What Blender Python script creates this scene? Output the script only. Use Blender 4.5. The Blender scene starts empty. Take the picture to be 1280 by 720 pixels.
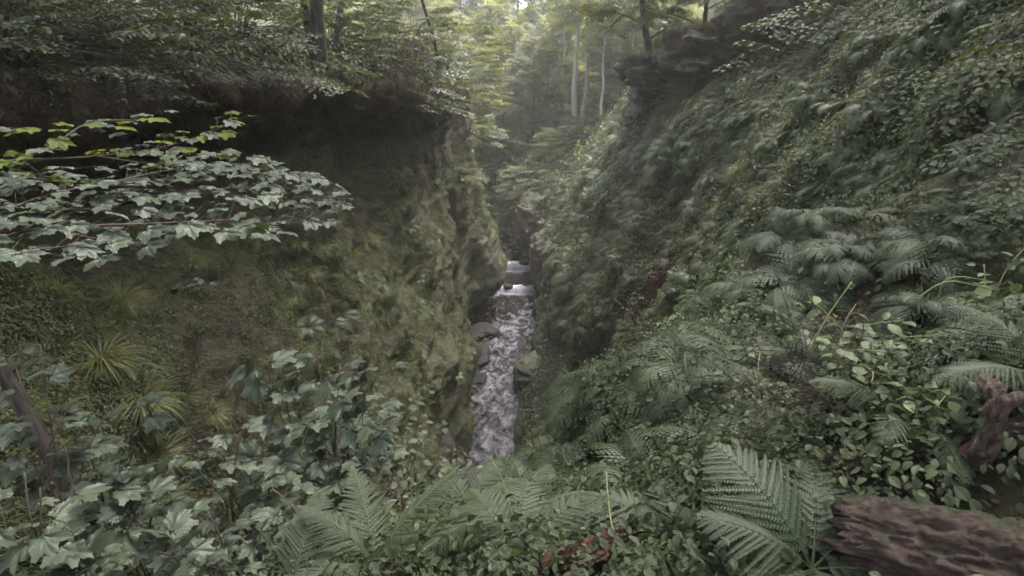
import bpy, math, random
import numpy as np
from mathutils import Vector, Matrix, noise
from mathutils.bvhtree import BVHTree
R = math.radians
rng = np.random.default_rng(7); random.seed(7)
S = bpy.context.scene
COL = S.collection

# ------------------------------------------------------------------ camera
PITCH = 20.0; F = 698.0; CZ = 16.0
cs, sn = math.cos(R(PITCH)), math.sin(R(PITCH))
cam_d = bpy.data.cameras.new('camera'); cam = bpy.data.objects.new('camera', cam_d); COL.objects.link(cam)
cam.location = (0, 0, CZ); cam.rotation_euler = (R(90 - PITCH), 0, 0)
cam_d.sensor_width = 36; cam_d.lens = 36 * F / 1280; cam_d.clip_start = .05; cam_d.clip_end = 2000
S.camera = cam
def ray(px, py):
    u = (px - 640) / F; v = (360 - py) / F
    return Vector((u, cs + v * sn, -sn + v * cs))
def at(px, py, Y):
    d = ray(px, py); t = Y / d.y
    return Vector((d.x * t, Y, CZ + d.z * t))
def proj(P):
    P = np.asarray(P, float); X, Y, Z = P[..., 0], P[..., 1], P[..., 2] - CZ
    d = Y * cs - Z * sn
    dd = np.where(d > .05, d, .05)
    return 640 + F * X / dd, 360 - F * (Z * cs + Y * sn) / dd, d

# ------------------------------------------------------------------ mesh helpers
def mesh(name, V, T, mats, tint=None, smooth=False, mi=None):
    V = np.ascontiguousarray(V, np.float32); T = np.ascontiguousarray(T, np.int32)
    me = bpy.data.meshes.new(name)
    k = T.shape[1]
    me.vertices.add(len(V)); me.vertices.foreach_set('co', V.ravel())
    me.loops.add(T.size); me.loops.foreach_set('vertex_index', T.ravel())
    me.polygons.add(len(T)); me.polygons.foreach_set('loop_start', np.arange(0, T.size, k, dtype=np.int32))
    me.polygons.foreach_set('loop_total', np.full(len(T), k, np.int32))
    me.update(calc_edges=True)
    if tint is not None:
        a = me.attributes.new('tint', 'FLOAT', 'POINT'); a.data.foreach_set('value', np.ascontiguousarray(tint, np.float32))
    for m in (mats if isinstance(mats, (list, tuple)) else [mats]): me.materials.append(m)
    if mi is not None: me.polygons.foreach_set('material_index', np.ascontiguousarray(mi, np.int32))
    me.polygons.foreach_set('use_smooth', np.full(len(T), bool(smooth)))
    me.update()
    return me
def obj(name, me, parent=None, loc=None, rot=None):
    o = bpy.data.objects.new(name, me); COL.objects.link(o)
    if parent: o.parent = parent
    if loc is not None: o.location = loc
    if rot is not None: o.rotation_euler = rot
    return o
def tag(o, label=None, cat=None, group=None, kind=None):
    if label: o['label'] = label
    if cat: o['category'] = cat
    if group: o['group'] = group
    if kind: o['kind'] = kind
    return o
def copy_tree(o, parent=None):
    c = o.copy(); COL.objects.link(c)
    if parent: c.parent = parent
    for ch in list(o.children): copy_tree(ch, c)
    return c
def join(parts):
    """parts: list of (V,T,tint)"""
    Vs, Ts, ts, n = [], [], [], 0
    for V, T, t in parts:
        Vs.append(V); Ts.append(T + n); ts.append(t); n += len(V)
    return np.concatenate(Vs), np.concatenate(Ts), np.concatenate(ts)
def rots(yaw, up, fwd=None):
    """N frames: local z -> up (N,3), local y -> yawed tangent direction"""
    up = up / np.linalg.norm(up, axis=1, keepdims=True)
    if fwd is None: fwd = np.stack([np.cos(yaw), np.sin(yaw), np.zeros_like(yaw)], 1)
    y = fwd - up * np.sum(fwd * up, 1, keepdims=True)
    y /= np.linalg.norm(y, axis=1, keepdims=True) + 1e-9
    x = np.cross(y, up)
    return np.stack([x, y, up], 2)
def inst(tmpl, M, loc, scale, tint, jit=.0):
    V, T, t = tmpl
    N = len(loc)
    P = np.einsum('nij,vj->nvi', M, V) * np.asarray(scale).reshape(N, 1, 1) + loc[:, None, :]
    TT = (T[None] + (np.arange(N) * len(V))[:, None, None]).reshape(-1, T.shape[1])
    tt = (tint[:, None] + t[None, :]).ravel()
    return P.reshape(-1, 3), TT, tt
def inst_multi(tmpls, M, loc, scale, tint):
    N = len(loc); k = rng.integers(0, len(tmpls), N); out = []
    for i, tm in enumerate(tmpls):
        s = k == i
        if s.any(): out.append(inst(tm, M[s], loc[s], np.asarray(scale)[s], tint[s]))
    return join(out)
def smooth_path(pts, n=6):
    P = [Vector(p) for p in pts]
    if len(P) < 3: return [P[0].lerp(P[-1], i / n) for i in range(n + 1)]
    Q = [P[0] * 2 - P[1]] + P + [P[-1] * 2 - P[-2]]; out = []
    for i in range(1, len(Q) - 2):
        for k in range(n):
            t = k / n; a, b, c, d = Q[i-1], Q[i], Q[i+1], Q[i+2]
            out.append(.5 * ((2*b) + (c-a)*t + (2*a-5*b+4*c-d)*t*t + (3*b-a-3*c+d)*t**3))
    out.append(P[-1]); return out
def tube(pts, r, sides=7, sm=5, wob=0.0, cap=True, ecc=None):
    """pts polyline, r list of radii at the control points"""
    path = smooth_path(pts, sm) if sm else [Vector(p) for p in pts]
    n = len(path); r = np.interp(np.linspace(0, 1, n), np.linspace(0, 1, len(r)), r)
    A = np.array([tuple(p) for p in path]); Tn = np.gradient(A, axis=0); Tn /= np.linalg.norm(Tn, axis=1, keepdims=True) + 1e-9
    ref = np.array([0, 0, 1.]) if abs(Tn[0][2]) < .8 else np.array([1., 0, 0])
    V = []
    x = np.cross(Tn[0], ref); x /= np.linalg.norm(x)
    for i in range(n):
        x = x - Tn[i] * x.dot(Tn[i]); x /= np.linalg.norm(x); y = np.cross(Tn[i], x)
        a = np.linspace(0, 2*np.pi, sides, endpoint=False)
        rr = r[i] * (1 + wob * np.array([noise.noise(Vector((A[i][0]*3+math.cos(q)*1.3, A[i][1]*3+math.sin(q)*1.3, A[i][2]*3))) for q in a])) if wob else r[i]
        V.append(A[i] + (np.cos(a) * rr)[:, None] * x + (np.sin(a) * rr)[:, None] * y)
    V = np.concatenate(V); T = []
    for i in range(n - 1):
        for k in range(sides):
            a, b = i*sides+k, i*sides+(k+1) % sides; c, d = a+sides, b+sides
            T += [(a, b, d), (a, d, c)]
    if cap:
        V = np.vstack([V, A[0], A[-1]]); m = len(V) - 2
        for k in range(sides):
            T.append((m, (k+1) % sides, k)); T.append((m+1, (n-1)*sides+k, (n-1)*sides+(k+1) % sides))
    return V, np.array(T), np.full(len(V), rng.random())

# ------------------------------------------------------------------ materials
def newmat(name):
    m = bpy.data.materials.new(name); m.use_nodes = True
    nt = m.node_tree; nt.nodes.clear()
    out = nt.nodes.new('ShaderNodeOutputMaterial')
    return m, nt, out
def ramp(nt, cols, fac, stops=None):
    r = nt.nodes.new('ShaderNodeValToRGB'); e = r.color_ramp.elements
    stops = np.linspace(0, 1, len(cols)) if stops is None else stops
    while len(e) < len(cols): e.new(.5)
    for i, (c, s) in enumerate(zip(cols, stops)): e[i].position = s; e[i].color = (*c, 1)
    nt.links.new(fac, r.inputs[0]); return r.outputs[0]
def mathn(nt, op, a, b=None, c=None):
    n = nt.nodes.new('ShaderNodeMath'); n.operation = op
    for i, x in enumerate((a, b, c)):
        if x is None: continue
        if isinstance(x, (int, float)): n.inputs[i].default_value = x
        else: nt.links.new(x, n.inputs[i])
    return n.outputs[0]
def nois(nt, scale, det=4, vec=None, rough=.55, dist=0):
    n = nt.nodes.new('ShaderNodeTexNoise'); n.inputs['Scale'].default_value = scale; n.inputs['Detail'].default_value = det
    n.inputs['Roughness'].default_value = rough; n.inputs['Distortion'].default_value = dist
    if vec is not None: nt.links.new(vec, n.inputs['Vector'])
    return n.outputs['Fac']
def mapping(nt, src, scale, rot=(0, 0, 0)):
    m = nt.nodes.new('ShaderNodeMapping'); m.inputs['Scale'].default_value = scale; m.inputs['Rotation'].default_value = rot
    nt.links.new(src, m.inputs[0]); return m.outputs[0]
def geo(nt): return nt.nodes.new('ShaderNodeNewGeometry')
def mix(nt, fac, a, b):
    m = nt.nodes.new('ShaderNodeMix'); m.data_type = 'RGBA'
    if isinstance(fac, (int, float)): m.inputs[0].default_value = fac
    else: nt.links.new(fac, m.inputs[0])
    for s, x in ((6, a), (7, b)):
        if isinstance(x, tuple): m.inputs[s].default_value = (*x, 1)
        else: nt.links.new(x, m.inputs[s])
    return m.outputs[2]
def leafmat(name, cols, rough=.5, transl=.25, spec=.4, big=.9):
    m, nt, out = newmat(name)
    a = nt.nodes.new('ShaderNodeAttribute'); a.attribute_name = 'tint'
    oi = nt.nodes.new('ShaderNodeObjectInfo')
    g = geo(nt); n1 = nois(nt, big, 2, g.outputs['Position'])
    f = mathn(nt, 'ADD', a.outputs['Fac'], mathn(nt, 'MULTIPLY', oi.outputs['Random'], .12))
    f = mathn(nt, 'ADD', f, mathn(nt, 'MULTIPLY_ADD', n1, 1.1, -.6))
    if name != 'sycamore_leaf_backlit': cols = [tuple(.84*v + .16*(sum(c3)/3) * g_ for v, g_ in zip(c3, (1.06, .97, 1.05))) for c3 in cols]
    c = ramp(nt, cols, f)
    p = nt.nodes.new('ShaderNodeBsdfPrincipled'); nt.links.new(c, p.inputs['Base Color'])
    p.inputs['Roughness'].default_value = rough; p.inputs['Specular IOR Level'].default_value = spec
    t = nt.nodes.new('ShaderNodeBsdfTranslucent')
    gm = nt.nodes.new('ShaderNodeMix'); gm.data_type = 'RGBA'; gm.blend_type = 'MULTIPLY'; gm.inputs[0].default_value = 1
    nt.links.new(c, gm.inputs[6]); gm.inputs[7].default_value = (1.5, 1.5, .5, 1); nt.links.new(gm.outputs[2], t.inputs[0])
    ms = nt.nodes.new('ShaderNodeMixShader'); ms.inputs[0].default_value = transl
    nt.links.new(p.outputs[0], ms.inputs[1]); nt.links.new(t.outputs[0], ms.inputs[2]); nt.links.new(ms.outputs[0], out.inputs[0])
    return m
M = {}
M['fern'] = leafmat('fern_green', [(.028,.045,.018), (.055,.085,.036), (.085,.12,.05), (.13,.15,.06)], .5, .25, .5)
M['cover'] = leafmat('undergrowth_green', [(.024,.036,.015), (.055,.078,.032), (.095,.12,.055), (.15,.17,.085), (.17,.14,.09)], .6, .2, .3, .7)
M['moss_leaf'] = leafmat('moss_leaf', [(.03,.038,.016), (.065,.075,.028), (.105,.115,.042), (.15,.15,.07)], .6, .2, .3, 1.2)
M['syc'] = leafmat('sycamore_leaf', [(.038,.056,.030), (.06,.084,.044), (.08,.106,.060), (.105,.13,.075)], .5, .15, .5)
M['syc_backlit'] = leafmat('sycamore_leaf_backlit', [(.10,.135,.02), (.15,.195,.03), (.20,.24,.045)], .5, .4, .3)  # yellow green colour stands in for backlight through thin leaves
M['oval'] = leafmat('oval_leaf', [(.05,.085,.025), (.09,.14,.045), (.13,.19,.06), (.2,.24,.08)], .45, .3, .5)
M['bough'] = leafmat('bough_leaf', [(.04,.055,.032), (.07,.09,.05), (.10,.125,.075), (.13,.15,.09)], .45, .25, .6)
M['yellow_bough'] = leafmat('yellow_green_bough_leaf', [(.065,.078,.032), (.11,.125,.055), (.165,.18,.09)], .5, .35, .4)
M['far'] = leafmat('far_tree_leaf_lit', [(.07,.095,.035), (.145,.165,.085), (.25,.27,.15), (.38,.385,.24)], .5, .35, .4, .25)  # leaf colour lightened to imitate sunlight on the far foliage
M['grass'] = leafmat('grass_blade', [(.04,.058,.016), (.095,.12,.03), (.165,.19,.05), (.23,.21,.09)], .5, .3, .35)
M['deadgrass'] = leafmat('withered_grass', [(.05,.036,.026), (.10,.072,.05), (.17,.13,.09)], .8, .1, .1)
M['twigs'] = leafmat('dead_twigs', [(.035,.026,.022), (.06,.045,.038), (.09,.07,.058)], .8, .02, .1)
def barkmat(name, cols, scale=(6, 6, 1.2), bump=.5, moss=0):
    m, nt, out = newmat(name)
    tc = nt.nodes.new('ShaderNodeTexCoord'); v = mapping(nt, tc.outputs['Object'], scale)
    n = nois(nt, 3, 8, v, .65, .4); c = ramp(nt, cols, n, np.linspace(.3, .72, len(cols)))
    if moss:
        g = geo(nt); sep = nt.nodes.new('ShaderNodeSeparateXYZ'); nt.links.new(g.outputs['Normal'], sep.inputs[0])
        k = mathn(nt, 'MULTIPLY', mathn(nt, 'ADD', sep.outputs[2], mathn(nt, 'MULTIPLY_ADD', nois(nt, 5, 4, tc.outputs['Object']), 2.4, -1.5)), moss)
        k = mathn(nt, 'MINIMUM', mathn(nt, 'MAXIMUM', k, 0), 1)
        c = mix(nt, k, c, (.03, .045, .015))
    p = nt.nodes.new('ShaderNodeBsdfPrincipled'); nt.links.new(c, p.inputs['Base Color']); p.inputs['Roughness'].default_value = .8
    p.inputs['Specular IOR Level'].default_value = .25
    b = nt.nodes.new('ShaderNodeBump'); b.inputs['Strength'].default_value = bump; b.inputs['Distance'].default_value = .03
    nt.links.new(n, b.inputs['Height']); nt.links.new(b.outputs[0], p.inputs['Normal']); nt.links.new(p.outputs[0], out.inputs[0])
    return m
M['bark'] = barkmat('bark', [(.03,.026,.022), (.07,.06,.05), (.12,.105,.09)], moss=.6)
M['birch'] = barkmat('birch_bark', [(.16,.14,.13), (.34,.31,.29), (.42,.39,.36)], (3, 3, 3), .2)
M['stem'] = barkmat('stem_bark', [(.05,.035,.03), (.10,.075,.06), (.14,.10,.08)], bump=.1)
M['greenstem'] = barkmat('green_stem', [(.12,.13,.06), (.20,.21,.10), (.26,.26,.13)], bump=.05)
M['redstem'] = barkmat('reddish_stem', [(.11,.06,.05), (.17,.09,.075), (.22,.13,.10)], bump=.05)

def terrainmat():
    m, nt, out = newmat('gorge_ground')
    g = geo(nt); sep = nt.nodes.new('ShaderNodeSeparateXYZ'); nt.links.new(g.outputs['Normal'], sep.inputs[0])
    pos = g.outputs['Position']; ps = nt.nodes.new('ShaderNodeSeparateXYZ'); nt.links.new(pos, ps.inputs[0])
    n1 = nois(nt, .55, 6, pos, .62); n2 = nois(nt, 7, 7, pos, .7); n3 = nois(nt, 2.0, 5, mapping(nt, pos, (1, 1, 3.5), (.25, .1, 0)), .65, .5)
    rock = ramp(nt, [(.04,.034,.028), (.095,.082,.07), (.15,.13,.11), (.21,.18,.155)], n3, [.25, .45, .6, .8])
    soil = ramp(nt, [(.035,.026,.021), (.085,.063,.052), (.14,.108,.09)], n2, [.3, .5, .75])
    n4 = nois(nt, 26, 5, pos, .75); nm = mathn(nt, 'ADD', mathn(nt, 'MULTIPLY', n2, .5), mathn(nt, 'MULTIPLY', n4, .5))
    moss = ramp(nt, [(.03,.033,.016), (.075,.082,.036), (.125,.13,.06), (.19,.185,.10)], nm, [.25, .45, .6, .8])
    a = mathn(nt, 'ADD', n1, mathn(nt, 'MULTIPLY', n2, .35))
    fm = ramp(nt, [(0,0,0), (1,1,1)], a, [.5, .78])
    c = mix(nt, fm, soil, moss)
    # overhanging and sheer faces show bare rock
    rf = mathn(nt, 'ADD', mathn(nt, 'MULTIPLY', sep.outputs[2], -1.0), mathn(nt, 'MULTIPLY_ADD', n1, 1.2, -.35))
    rf = ramp(nt, [(0,0,0), (.7,.7,.7)], rf, [.15, .6])
    c = mix(nt, rf, c, rock)
    wet = ramp(nt, [(1,1,1), (0,0,0)], mathn(nt, 'ADD', mathn(nt, 'MULTIPLY', ps.outputs[2], .13), mathn(nt, 'MULTIPLY', n3, .5)), [.45, .95])  # wet rock by the stream; dark band raised to paint cave shade
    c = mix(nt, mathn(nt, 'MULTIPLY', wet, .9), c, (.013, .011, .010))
    p = nt.nodes.new('ShaderNodeBsdfPrincipled'); nt.links.new(c, p.inputs['Base Color'])
    nt.links.new(mathn(nt, 'MULTIPLY_ADD', wet, -.35, .88), p.inputs['Roughness']); p.inputs['Specular IOR Level'].default_value = .3
    b = nt.nodes.new('ShaderNodeBump'); b.inputs['Strength'].default_value = 1; b.inputs['Distance'].default_value = .16
    hh = mathn(nt, 'ADD', mathn(nt, 'ADD', n2, mathn(nt, 'MULTIPLY', n4, .6)), mathn(nt, 'MULTIPLY', n3, .9))
    nt.links.new(hh, b.inputs['Height']); nt.links.new(b.outputs[0], p.inputs['Normal']); nt.links.new(p.outputs[0], out.inputs[0])
    return m
M['terrain'] = terrainmat()
def rockmat(name, cols, mossy=0.0):
    m, nt, out = newmat(name)
    g = geo(nt); pos = g.outputs['Position']
    n = nois(nt, 2.2, 7, mapping(nt, pos, (1, 1, 3), (.2, .1, 0)), .7, .5); n2 = nois(nt, 9, 6, pos)
    c = ramp(nt, cols, n, np.linspace(.3, .7, len(cols)))
    if mossy:
        sep = nt.nodes.new('ShaderNodeSeparateXYZ'); nt.links.new(g.outputs['Normal'], sep.inputs[0])
        k = ramp(nt, [(0,0,0), (1,1,1)], mathn(nt, 'ADD', sep.outputs[2], mathn(nt, 'MULTIPLY_ADD', n2, 1.2, -.6)), [.6 - mossy, .95 - mossy])
        c = mix(nt, k, c, (.03, .036, .015))
    p = nt.nodes.new('ShaderNodeBsdfPrincipled'); nt.links.new(c, p.inputs['Base Color']); p.inputs['Roughness'].default_value = .75
    b = nt.nodes.new('ShaderNodeBump'); b.inputs['Strength'].default_value = .7; b.inputs['Distance'].default_value = .06
    nt.links.new(mathn(nt, 'ADD', n, n2), b.inputs['Height']); nt.links.new(b.outputs[0], p.inputs['Normal']); nt.links.new(p.outputs[0], out.inputs[0])
    return m
M['rock'] = rockmat('sandstone', [(.03,.025,.022), (.07,.058,.05), (.12,.10,.085)], .35)
M['redrock'] = rockmat('red_sandstone', [(.05,.035,.03), (.11,.075,.06), (.17,.12,.095)], .15)
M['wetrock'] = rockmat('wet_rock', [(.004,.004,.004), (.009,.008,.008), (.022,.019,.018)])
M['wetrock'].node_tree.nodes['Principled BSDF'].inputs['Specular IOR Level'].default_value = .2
def woodmat(name, cols, moss):
    m, nt, out = newmat(name)
    tc = nt.nodes.new('ShaderNodeTexCoord'); o = tc.outputs['Object']
    v = mapping(nt, o, (4.5, 10, 10)); n = mathn(nt, 'ADD', mathn(nt, 'MULTIPLY', nois(nt, 2.2, 9, v, .72, .8), .7), mathn(nt, 'MULTIPLY', nois(nt, 9, 5, o, .6), .3))
    c = ramp(nt, cols, n, np.linspace(.28, .74, len(cols)))
    if moss:
        g = geo(nt); sep = nt.nodes.new('ShaderNodeSeparateXYZ'); nt.links.new(g.outputs['Normal'], sep.inputs[0])
        k = mathn(nt, 'ADD', mathn(nt, 'ADD', sep.outputs[2], mathn(nt, 'MULTIPLY', sep.outputs[1], .8)), mathn(nt, 'MULTIPLY_ADD', nois(nt, 9, 6, o), 1.6, -.95))
        k = ramp(nt, [(0,0,0), (1,1,1)], k, [.72, 1.05])
        c = mix(nt, k, c, (.032, .042, .018))
    p = nt.nodes.new('ShaderNodeBsdfPrincipled'); nt.links.new(c, p.inputs['Base Color']); p.inputs['Roughness'].default_value = .75; p.inputs['Specular IOR Level'].default_value = .3
    b = nt.nodes.new('ShaderNodeBump'); b.inputs['Strength'].default_value = 1; b.inputs['Distance'].default_value = .035
    nt.links.new(n, b.inputs['Height']); nt.links.new(b.outputs[0], p.inputs['Normal']); nt.links.new(p.outputs[0], out.inputs[0])
    return m
M['log'] = woodmat('rotten_wood', [(.012,.009,.008), (.04,.027,.022), (.09,.062,.050), (.155,.112,.092), (.42,.33,.27)], True)
M['redlog'] = woodmat('red_rotten_wood', [(.03,.015,.012), (.10,.048,.038), (.17,.09,.07)], False)
M['deadwood'] = barkmat('dead_wood', [(.025,.017,.014), (.07,.047,.039), (.15,.11,.09), (.32,.26,.22)], (16, 16, 5), 1)
def watermat():
    m, nt, out = newmat('peaty_water')
    g = geo(nt); pos = g.outputs['Position']
    a = nt.nodes.new('ShaderNodeAttribute'); a.attribute_name = 'tint'
    st = nois(nt, 1.3, 8, mapping(nt, pos, (1.5, 1.0, 1)), .8, .8)
    f = ramp(nt, [(0,0,0), (1,1,1)], mathn(nt, 'ADD', st, mathn(nt, 'MULTIPLY', a.outputs['Fac'], .42)), [.56, .94])
    c = mix(nt, f, (.008, .005, .0045), (.30, .30, .35))
    p = nt.nodes.new('ShaderNodeBsdfPrincipled'); nt.links.new(c, p.inputs['Base Color'])
    nt.links.new(mathn(nt, 'MULTIPLY_ADD', f, .4, .16), p.inputs['Roughness']); p.inputs['IOR'].default_value = 1.33; p.inputs['Specular IOR Level'].default_value = .26
    b = nt.nodes.new('ShaderNodeBump'); b.inputs['Strength'].default_value = .35; b.inputs['Distance'].default_value = .05
    nt.links.new(mathn(nt, 'ADD', nois(nt, 5, 5, mapping(nt, pos, (.7, 1.8, 1)), .6, .6), mathn(nt, 'MULTIPLY', st, .5)), b.inputs['Height'])
    nt.links.new(b.outputs[0], p.inputs['Normal']); nt.links.new(p.outputs[0], out.inputs[0])
    return m
M['water'] = watermat()

# ------------------------------------------------------------------ terrain loft
ST = {}
ST[-12] = [(-120,30),(-14,18.5),(-9,17.6),(-8.5,16.6),(-6.5,15),(-4.5,14.7),(-3,14.5),(-1.6,14.4),(-.8,14.4),(0,14.4),(.8,14.4),(1.6,14.6),(3,15),(4.5,15.6),(6.5,16.8),(10,19),(16,22),(120,50)]
ST[0.5] = [(-120,30),(-12,18),(-8,16.7),(-7.9,15.5),(-5.6,14.7),(-4.1,14.2),(-2.7,14.0),(-1.5,14.2),(-.7,14.35),(0,14.4),(.7,14.4),(1.4,14.45),(2.4,14.65),(3.4,15.0),(5.3,16.1),(8.5,18.3),(14,22),(120,50)]
ST[3] = [(-120,30),(-12,17.8),(-6.6,16.3),(-7.5,15.1),(-5.2,14.35),(-4.0,13.3),(-2.9,12.75),(-1.7,12.7),(-.8,13.05),(0,13.3),(.7,13.5),(1.3,13.8),(2.0,14.2),(3.2,14.7),(5.0,15.8),(8.0,17.8),(13,21.5),(120,50)]
ST[5] = [(-120,30),(-12,17.6),(-6.0,16.2),(-7.9,14.9),(-5.4,14.1),(-4.5,12.6),(-3.4,11.1),(-2.2,10.8),(-1,11.5),(0,12.1),(.8,12.6),(1.5,12.9),(2.3,13.7),(3.5,14.6),(5.3,15.9),(8.2,18),(13,21.5),(120,50)]
ST[8] = [(-120,30),(-12,17.4),(-5.2,16.1),(-7.7,14.6),(-5.1,13.6),(-4.3,11.5),(-3.4,9),(-2.6,7),(-1.2,7.1),(0,7.9),(1,8.9),(2,10.4),(3.1,12.1),(4.4,13.8),(6.2,15.8),(8.8,18.3),(13,21.5),(120,50)]
ST[12] = [(-120,30),(-12,17.2),(-4.2,16),(-6.7,14.6),(-4.9,13.4),(-4.1,10.5),(-3.2,7),(-2.5,3.5),(-1.6,2.2),(0,2.6),(1.3,4.1),(2.5,6.5),(3.7,9),(5.0,11.6),(6.8,14.4),(9.2,17.5),(13,21.3),(120,50)]
ST[16] = [(-120,30),(-12,17),(-3.5,16),(-5.9,14.4),(-4.5,12.8),(-3.8,10),(-2.9,6),(-2.3,2),(-2.6,-0.1),(-0.6,-0.5),(0.8,0.1),(2.0,2.6),(3.5,5.7),(5.1,9.2),(6.8,12.8),(9,16.4),(13,20.6),(120,50)]
ST[20] = [(-120,30),(-12,16.8),(-3.1,16),(-5.1,14.2),(-4.1,12),(-3.4,9),(-2.5,5.5),(-2.0,2.2),(-2.9,-0.1),(-0.9,-0.5),(0.3,0.1),(1.5,1.8),(3.3,4.8),(4.9,8.4),(6.6,12),(8.7,15.8),(13,20),(120,50)]
ST[25] = [(-120,30),(-12,16.6),(-2.8,16),(-4.2,14),(-3.6,11.5),(-3.0,8),(-2.2,4.8),(-1.7,3.3),(-3.4,-0.1),(-0.9,-0.5),(0.15,0.0),(1.0,1.5),(2.9,4.2),(4.6,7.6),(6.4,11.2),(8.3,15),(12.5,19.4),(120,48)]
ST[27.5] = [(-120,30),(-12,16.6),(-2.9,16),(-3.7,14),(-3.2,11.5),(-2.9,8),(-2.6,4.8),(-2.5,2.5),(-3.1,-.1),(-.7,-.5),(.4,.0),(1.2,1.4),(2.9,4.0),(4.6,7.4),(6.4,11),(8.3,14.8),(12,19),(120,48)]
ST[31] = [(-120,30),(-12,16.5),(-3.3,16),(-4,14),(-3.7,11.5),(-3.4,8),(-3.3,4.8),(-3.3,2.3),(-3.4,-.1),(-.5,-.5),(1.0,.0),(1.7,1.6),(3.0,4.2),(4.6,7.4),(6.4,11),(8.1,14.5),(12,18.6),(120,48)]
ST[35] = [(-120,30),(-12,16.4),(-3.6,16),(-4.1,14),(-3.5,11.5),(-3.0,8),(-2.9,4.8),(-2.9,2.3),(-3.2,-.1),(0,-.5),(1.5,.0),(2.0,1.8),(3.1,4.5),(4.7,7.8),(6.4,11.2),(7.8,14.3),(11,18.2),(120,46)]
ST[38.5] = [(-120,30),(-12,16.3),(-3.8,16),(-4.0,14),(-3.0,11.2),(-2.1,8),(-1.4,5.2),(-.75,2.7),(-2.6,-.1),(.4,-.4),(1.95,.0),(2.3,2),(3.2,4.8),(4.8,8.0),(6.5,11.4),(7.9,14.3),(11,17.8),(120,46)]
ST[42] = [(-120,30),(-12,16.2),(-4.2,15.6),(-4.2,13.8),(-3.1,11),(-2.2,7.8),(-1.3,5),(-.6,2.5),(-2,-.05),(.6,-.3),(2.0,.05),(2.3,2),(3.1,4.8),(4.8,8.0),(6.7,11.2),(8.2,14),(11,17),(120,46)]
ST[46] = [(-120,30),(-12,16),(-4.6,15),(-4.4,13.2),(-3.5,10.4),(-2.8,7.5),(-2.0,4.8),(-1.4,2.3),(-1.7,.3),(.4,-.1),(1.9,.3),(2.1,2.2),(3.0,5.0),(4.8,8.0),(6.9,11),(8.8,13.5),(12,16),(120,46)]
ST[52] = [(-120,30),(-12,15.5),(-6,14),(-5.6,12),(-4.6,9.6),(-3.9,7),(-3.2,4.8),(-2.9,2.6),(-3,1),(-1.0,.6),(.6,1.0),(1.3,3),(2.4,5.6),(4.6,8.2),(7.2,10.8),(9.6,12.8),(13,14.6),(120,42)]
ST[60] = [(-120,28),(-20,15),(-13,13),(-11,11),(-9.5,9),(-8.5,7),(-7.5,5),(-6.8,3),(-6,1.8),(-4.4,1.5),(-2.6,2.4),(-.6,5),(1.2,7.6),(4,9.6),(7.2,11.4),(10,12.6),(14,13.8),(120,38)]
ST[72] = [(-120,26),(-36,15),(-28,13.4),(-24,12),(-21,10),(-18,8),(-15,6.4),(-12,6),(-10,6),(-7,6.8),(-4,8),(-1,9.2),(2,10.2),(5,11),(8,11.8),(12,12.6),(20,14),(120,32)]
ST[95] = [(-130,28),(-60,17),(-45,15),(-36,14),(-28,13),(-22,12.4),(-17,12),(-13,11.8),(-9,11.8),(-6,12),(-3,12.2),(0,12.4),(3,12.6),(7,12.8),(11,13),(16,13.6),(30,15.5),(130,32)]
ST[140] = [(-180,50),(-90,38),(-65,34),(-50,31),(-38,29),(-28,27.5),(-20,26.5),(-14,26),(-9,26),(-5,26),(-1,26),(3,26.2),(8,26.6),(14,27),(22,28),(32,29),(60,32),(180,48)]
ST[240] = [(-260,90),(-130,75),(-95,70),(-70,66),(-50,60),(-36,55),(-26,50),(-18,46),(-11,44),(-5,43),(1,43),(7,44),(14,46),(24,50),(36,56),(50,62),(90,72),(260,90)]
YS = np.array(sorted(ST)); CT = np.array([ST[y] for y in sorted(ST)], float)   # (S,18,2)
def pchip(x, y, xq):
    h = np.diff(x); d = np.diff(y, axis=0) / h.reshape(-1, *([1]*(y.ndim-1)))
    m = np.zeros_like(y)
    p = d[:-1] * d[1:]
    m[1:-1] = np.where(p > 0, 2 * p / (d[:-1] + d[1:] + 1e-12 * np.sign(d[:-1] + d[1:] + 1e-30)), 0); m[0] = d[0]; m[-1] = d[-1]
    i = np.clip(np.searchsorted(x, xq, 'right') - 1, 0, len(x) - 2)
    sh = (-1,) + (1,)*(y.ndim-1); t = ((xq - x[i]) / h[i]).reshape(sh); H = h[i].reshape(sh)
    return (1+2*t)*(1-t)**2*y[i] + t*(1-t)**2*H*m[i] + t*t*(3-2*t)*y[i+1] + t*t*(t-1)*H*m[i+1]
yq = [-12.0]
while yq[-1] < 240:
    y = yq[-1]; yq.append(y + (.25 if y < -1 else .085 if y < 14 else .11 if y < 30 else .15 if y < 56 else y * .014))
yq = np.array(yq[:-1] + [240.0])
CQ = pchip(YS, CT, yq)
for i, y in enumerate(yq):                                          # the lip of the left rim wanders and sags
    if 3 < y < 52:
        a_ = noise.noise(Vector((y * .42, 1.7, 0))) * .55 + noise.noise(Vector((y * 1.3, 5.7, 0))) * .25; b_ = noise.noise(Vector((y * .5, 9.7, 0))) * .45
        CQ[i, 2] += (a_, b_); CQ[i, 3, 0] += .8 + a_ * .5; CQ[i, 4, 0] += noise.noise(Vector((y * .35, 21.7, 0))) * .6; CQ[i, 5, 0] += noise.noise(Vector((y * .4, 31.7, 0))) * .5                                              # (NY,18,2)
nseg = [26] + [18]*16 ; uq = [0.0]
for k in range(17):
    n = 22 if k in (0, 16) else (30 if k in (2, 3, 4, 5, 6) else 20)
    s = np.linspace(0, 1, n + 1)[1:]
    if k == 0: s = 1 - (1 - s)**2.2
    if k == 16: s = s**2.2
    uq += list(k + s)
uq = np.array(uq)
ki = np.clip(np.floor(uq).astype(int), 0, 16); tt = uq - ki
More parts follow.
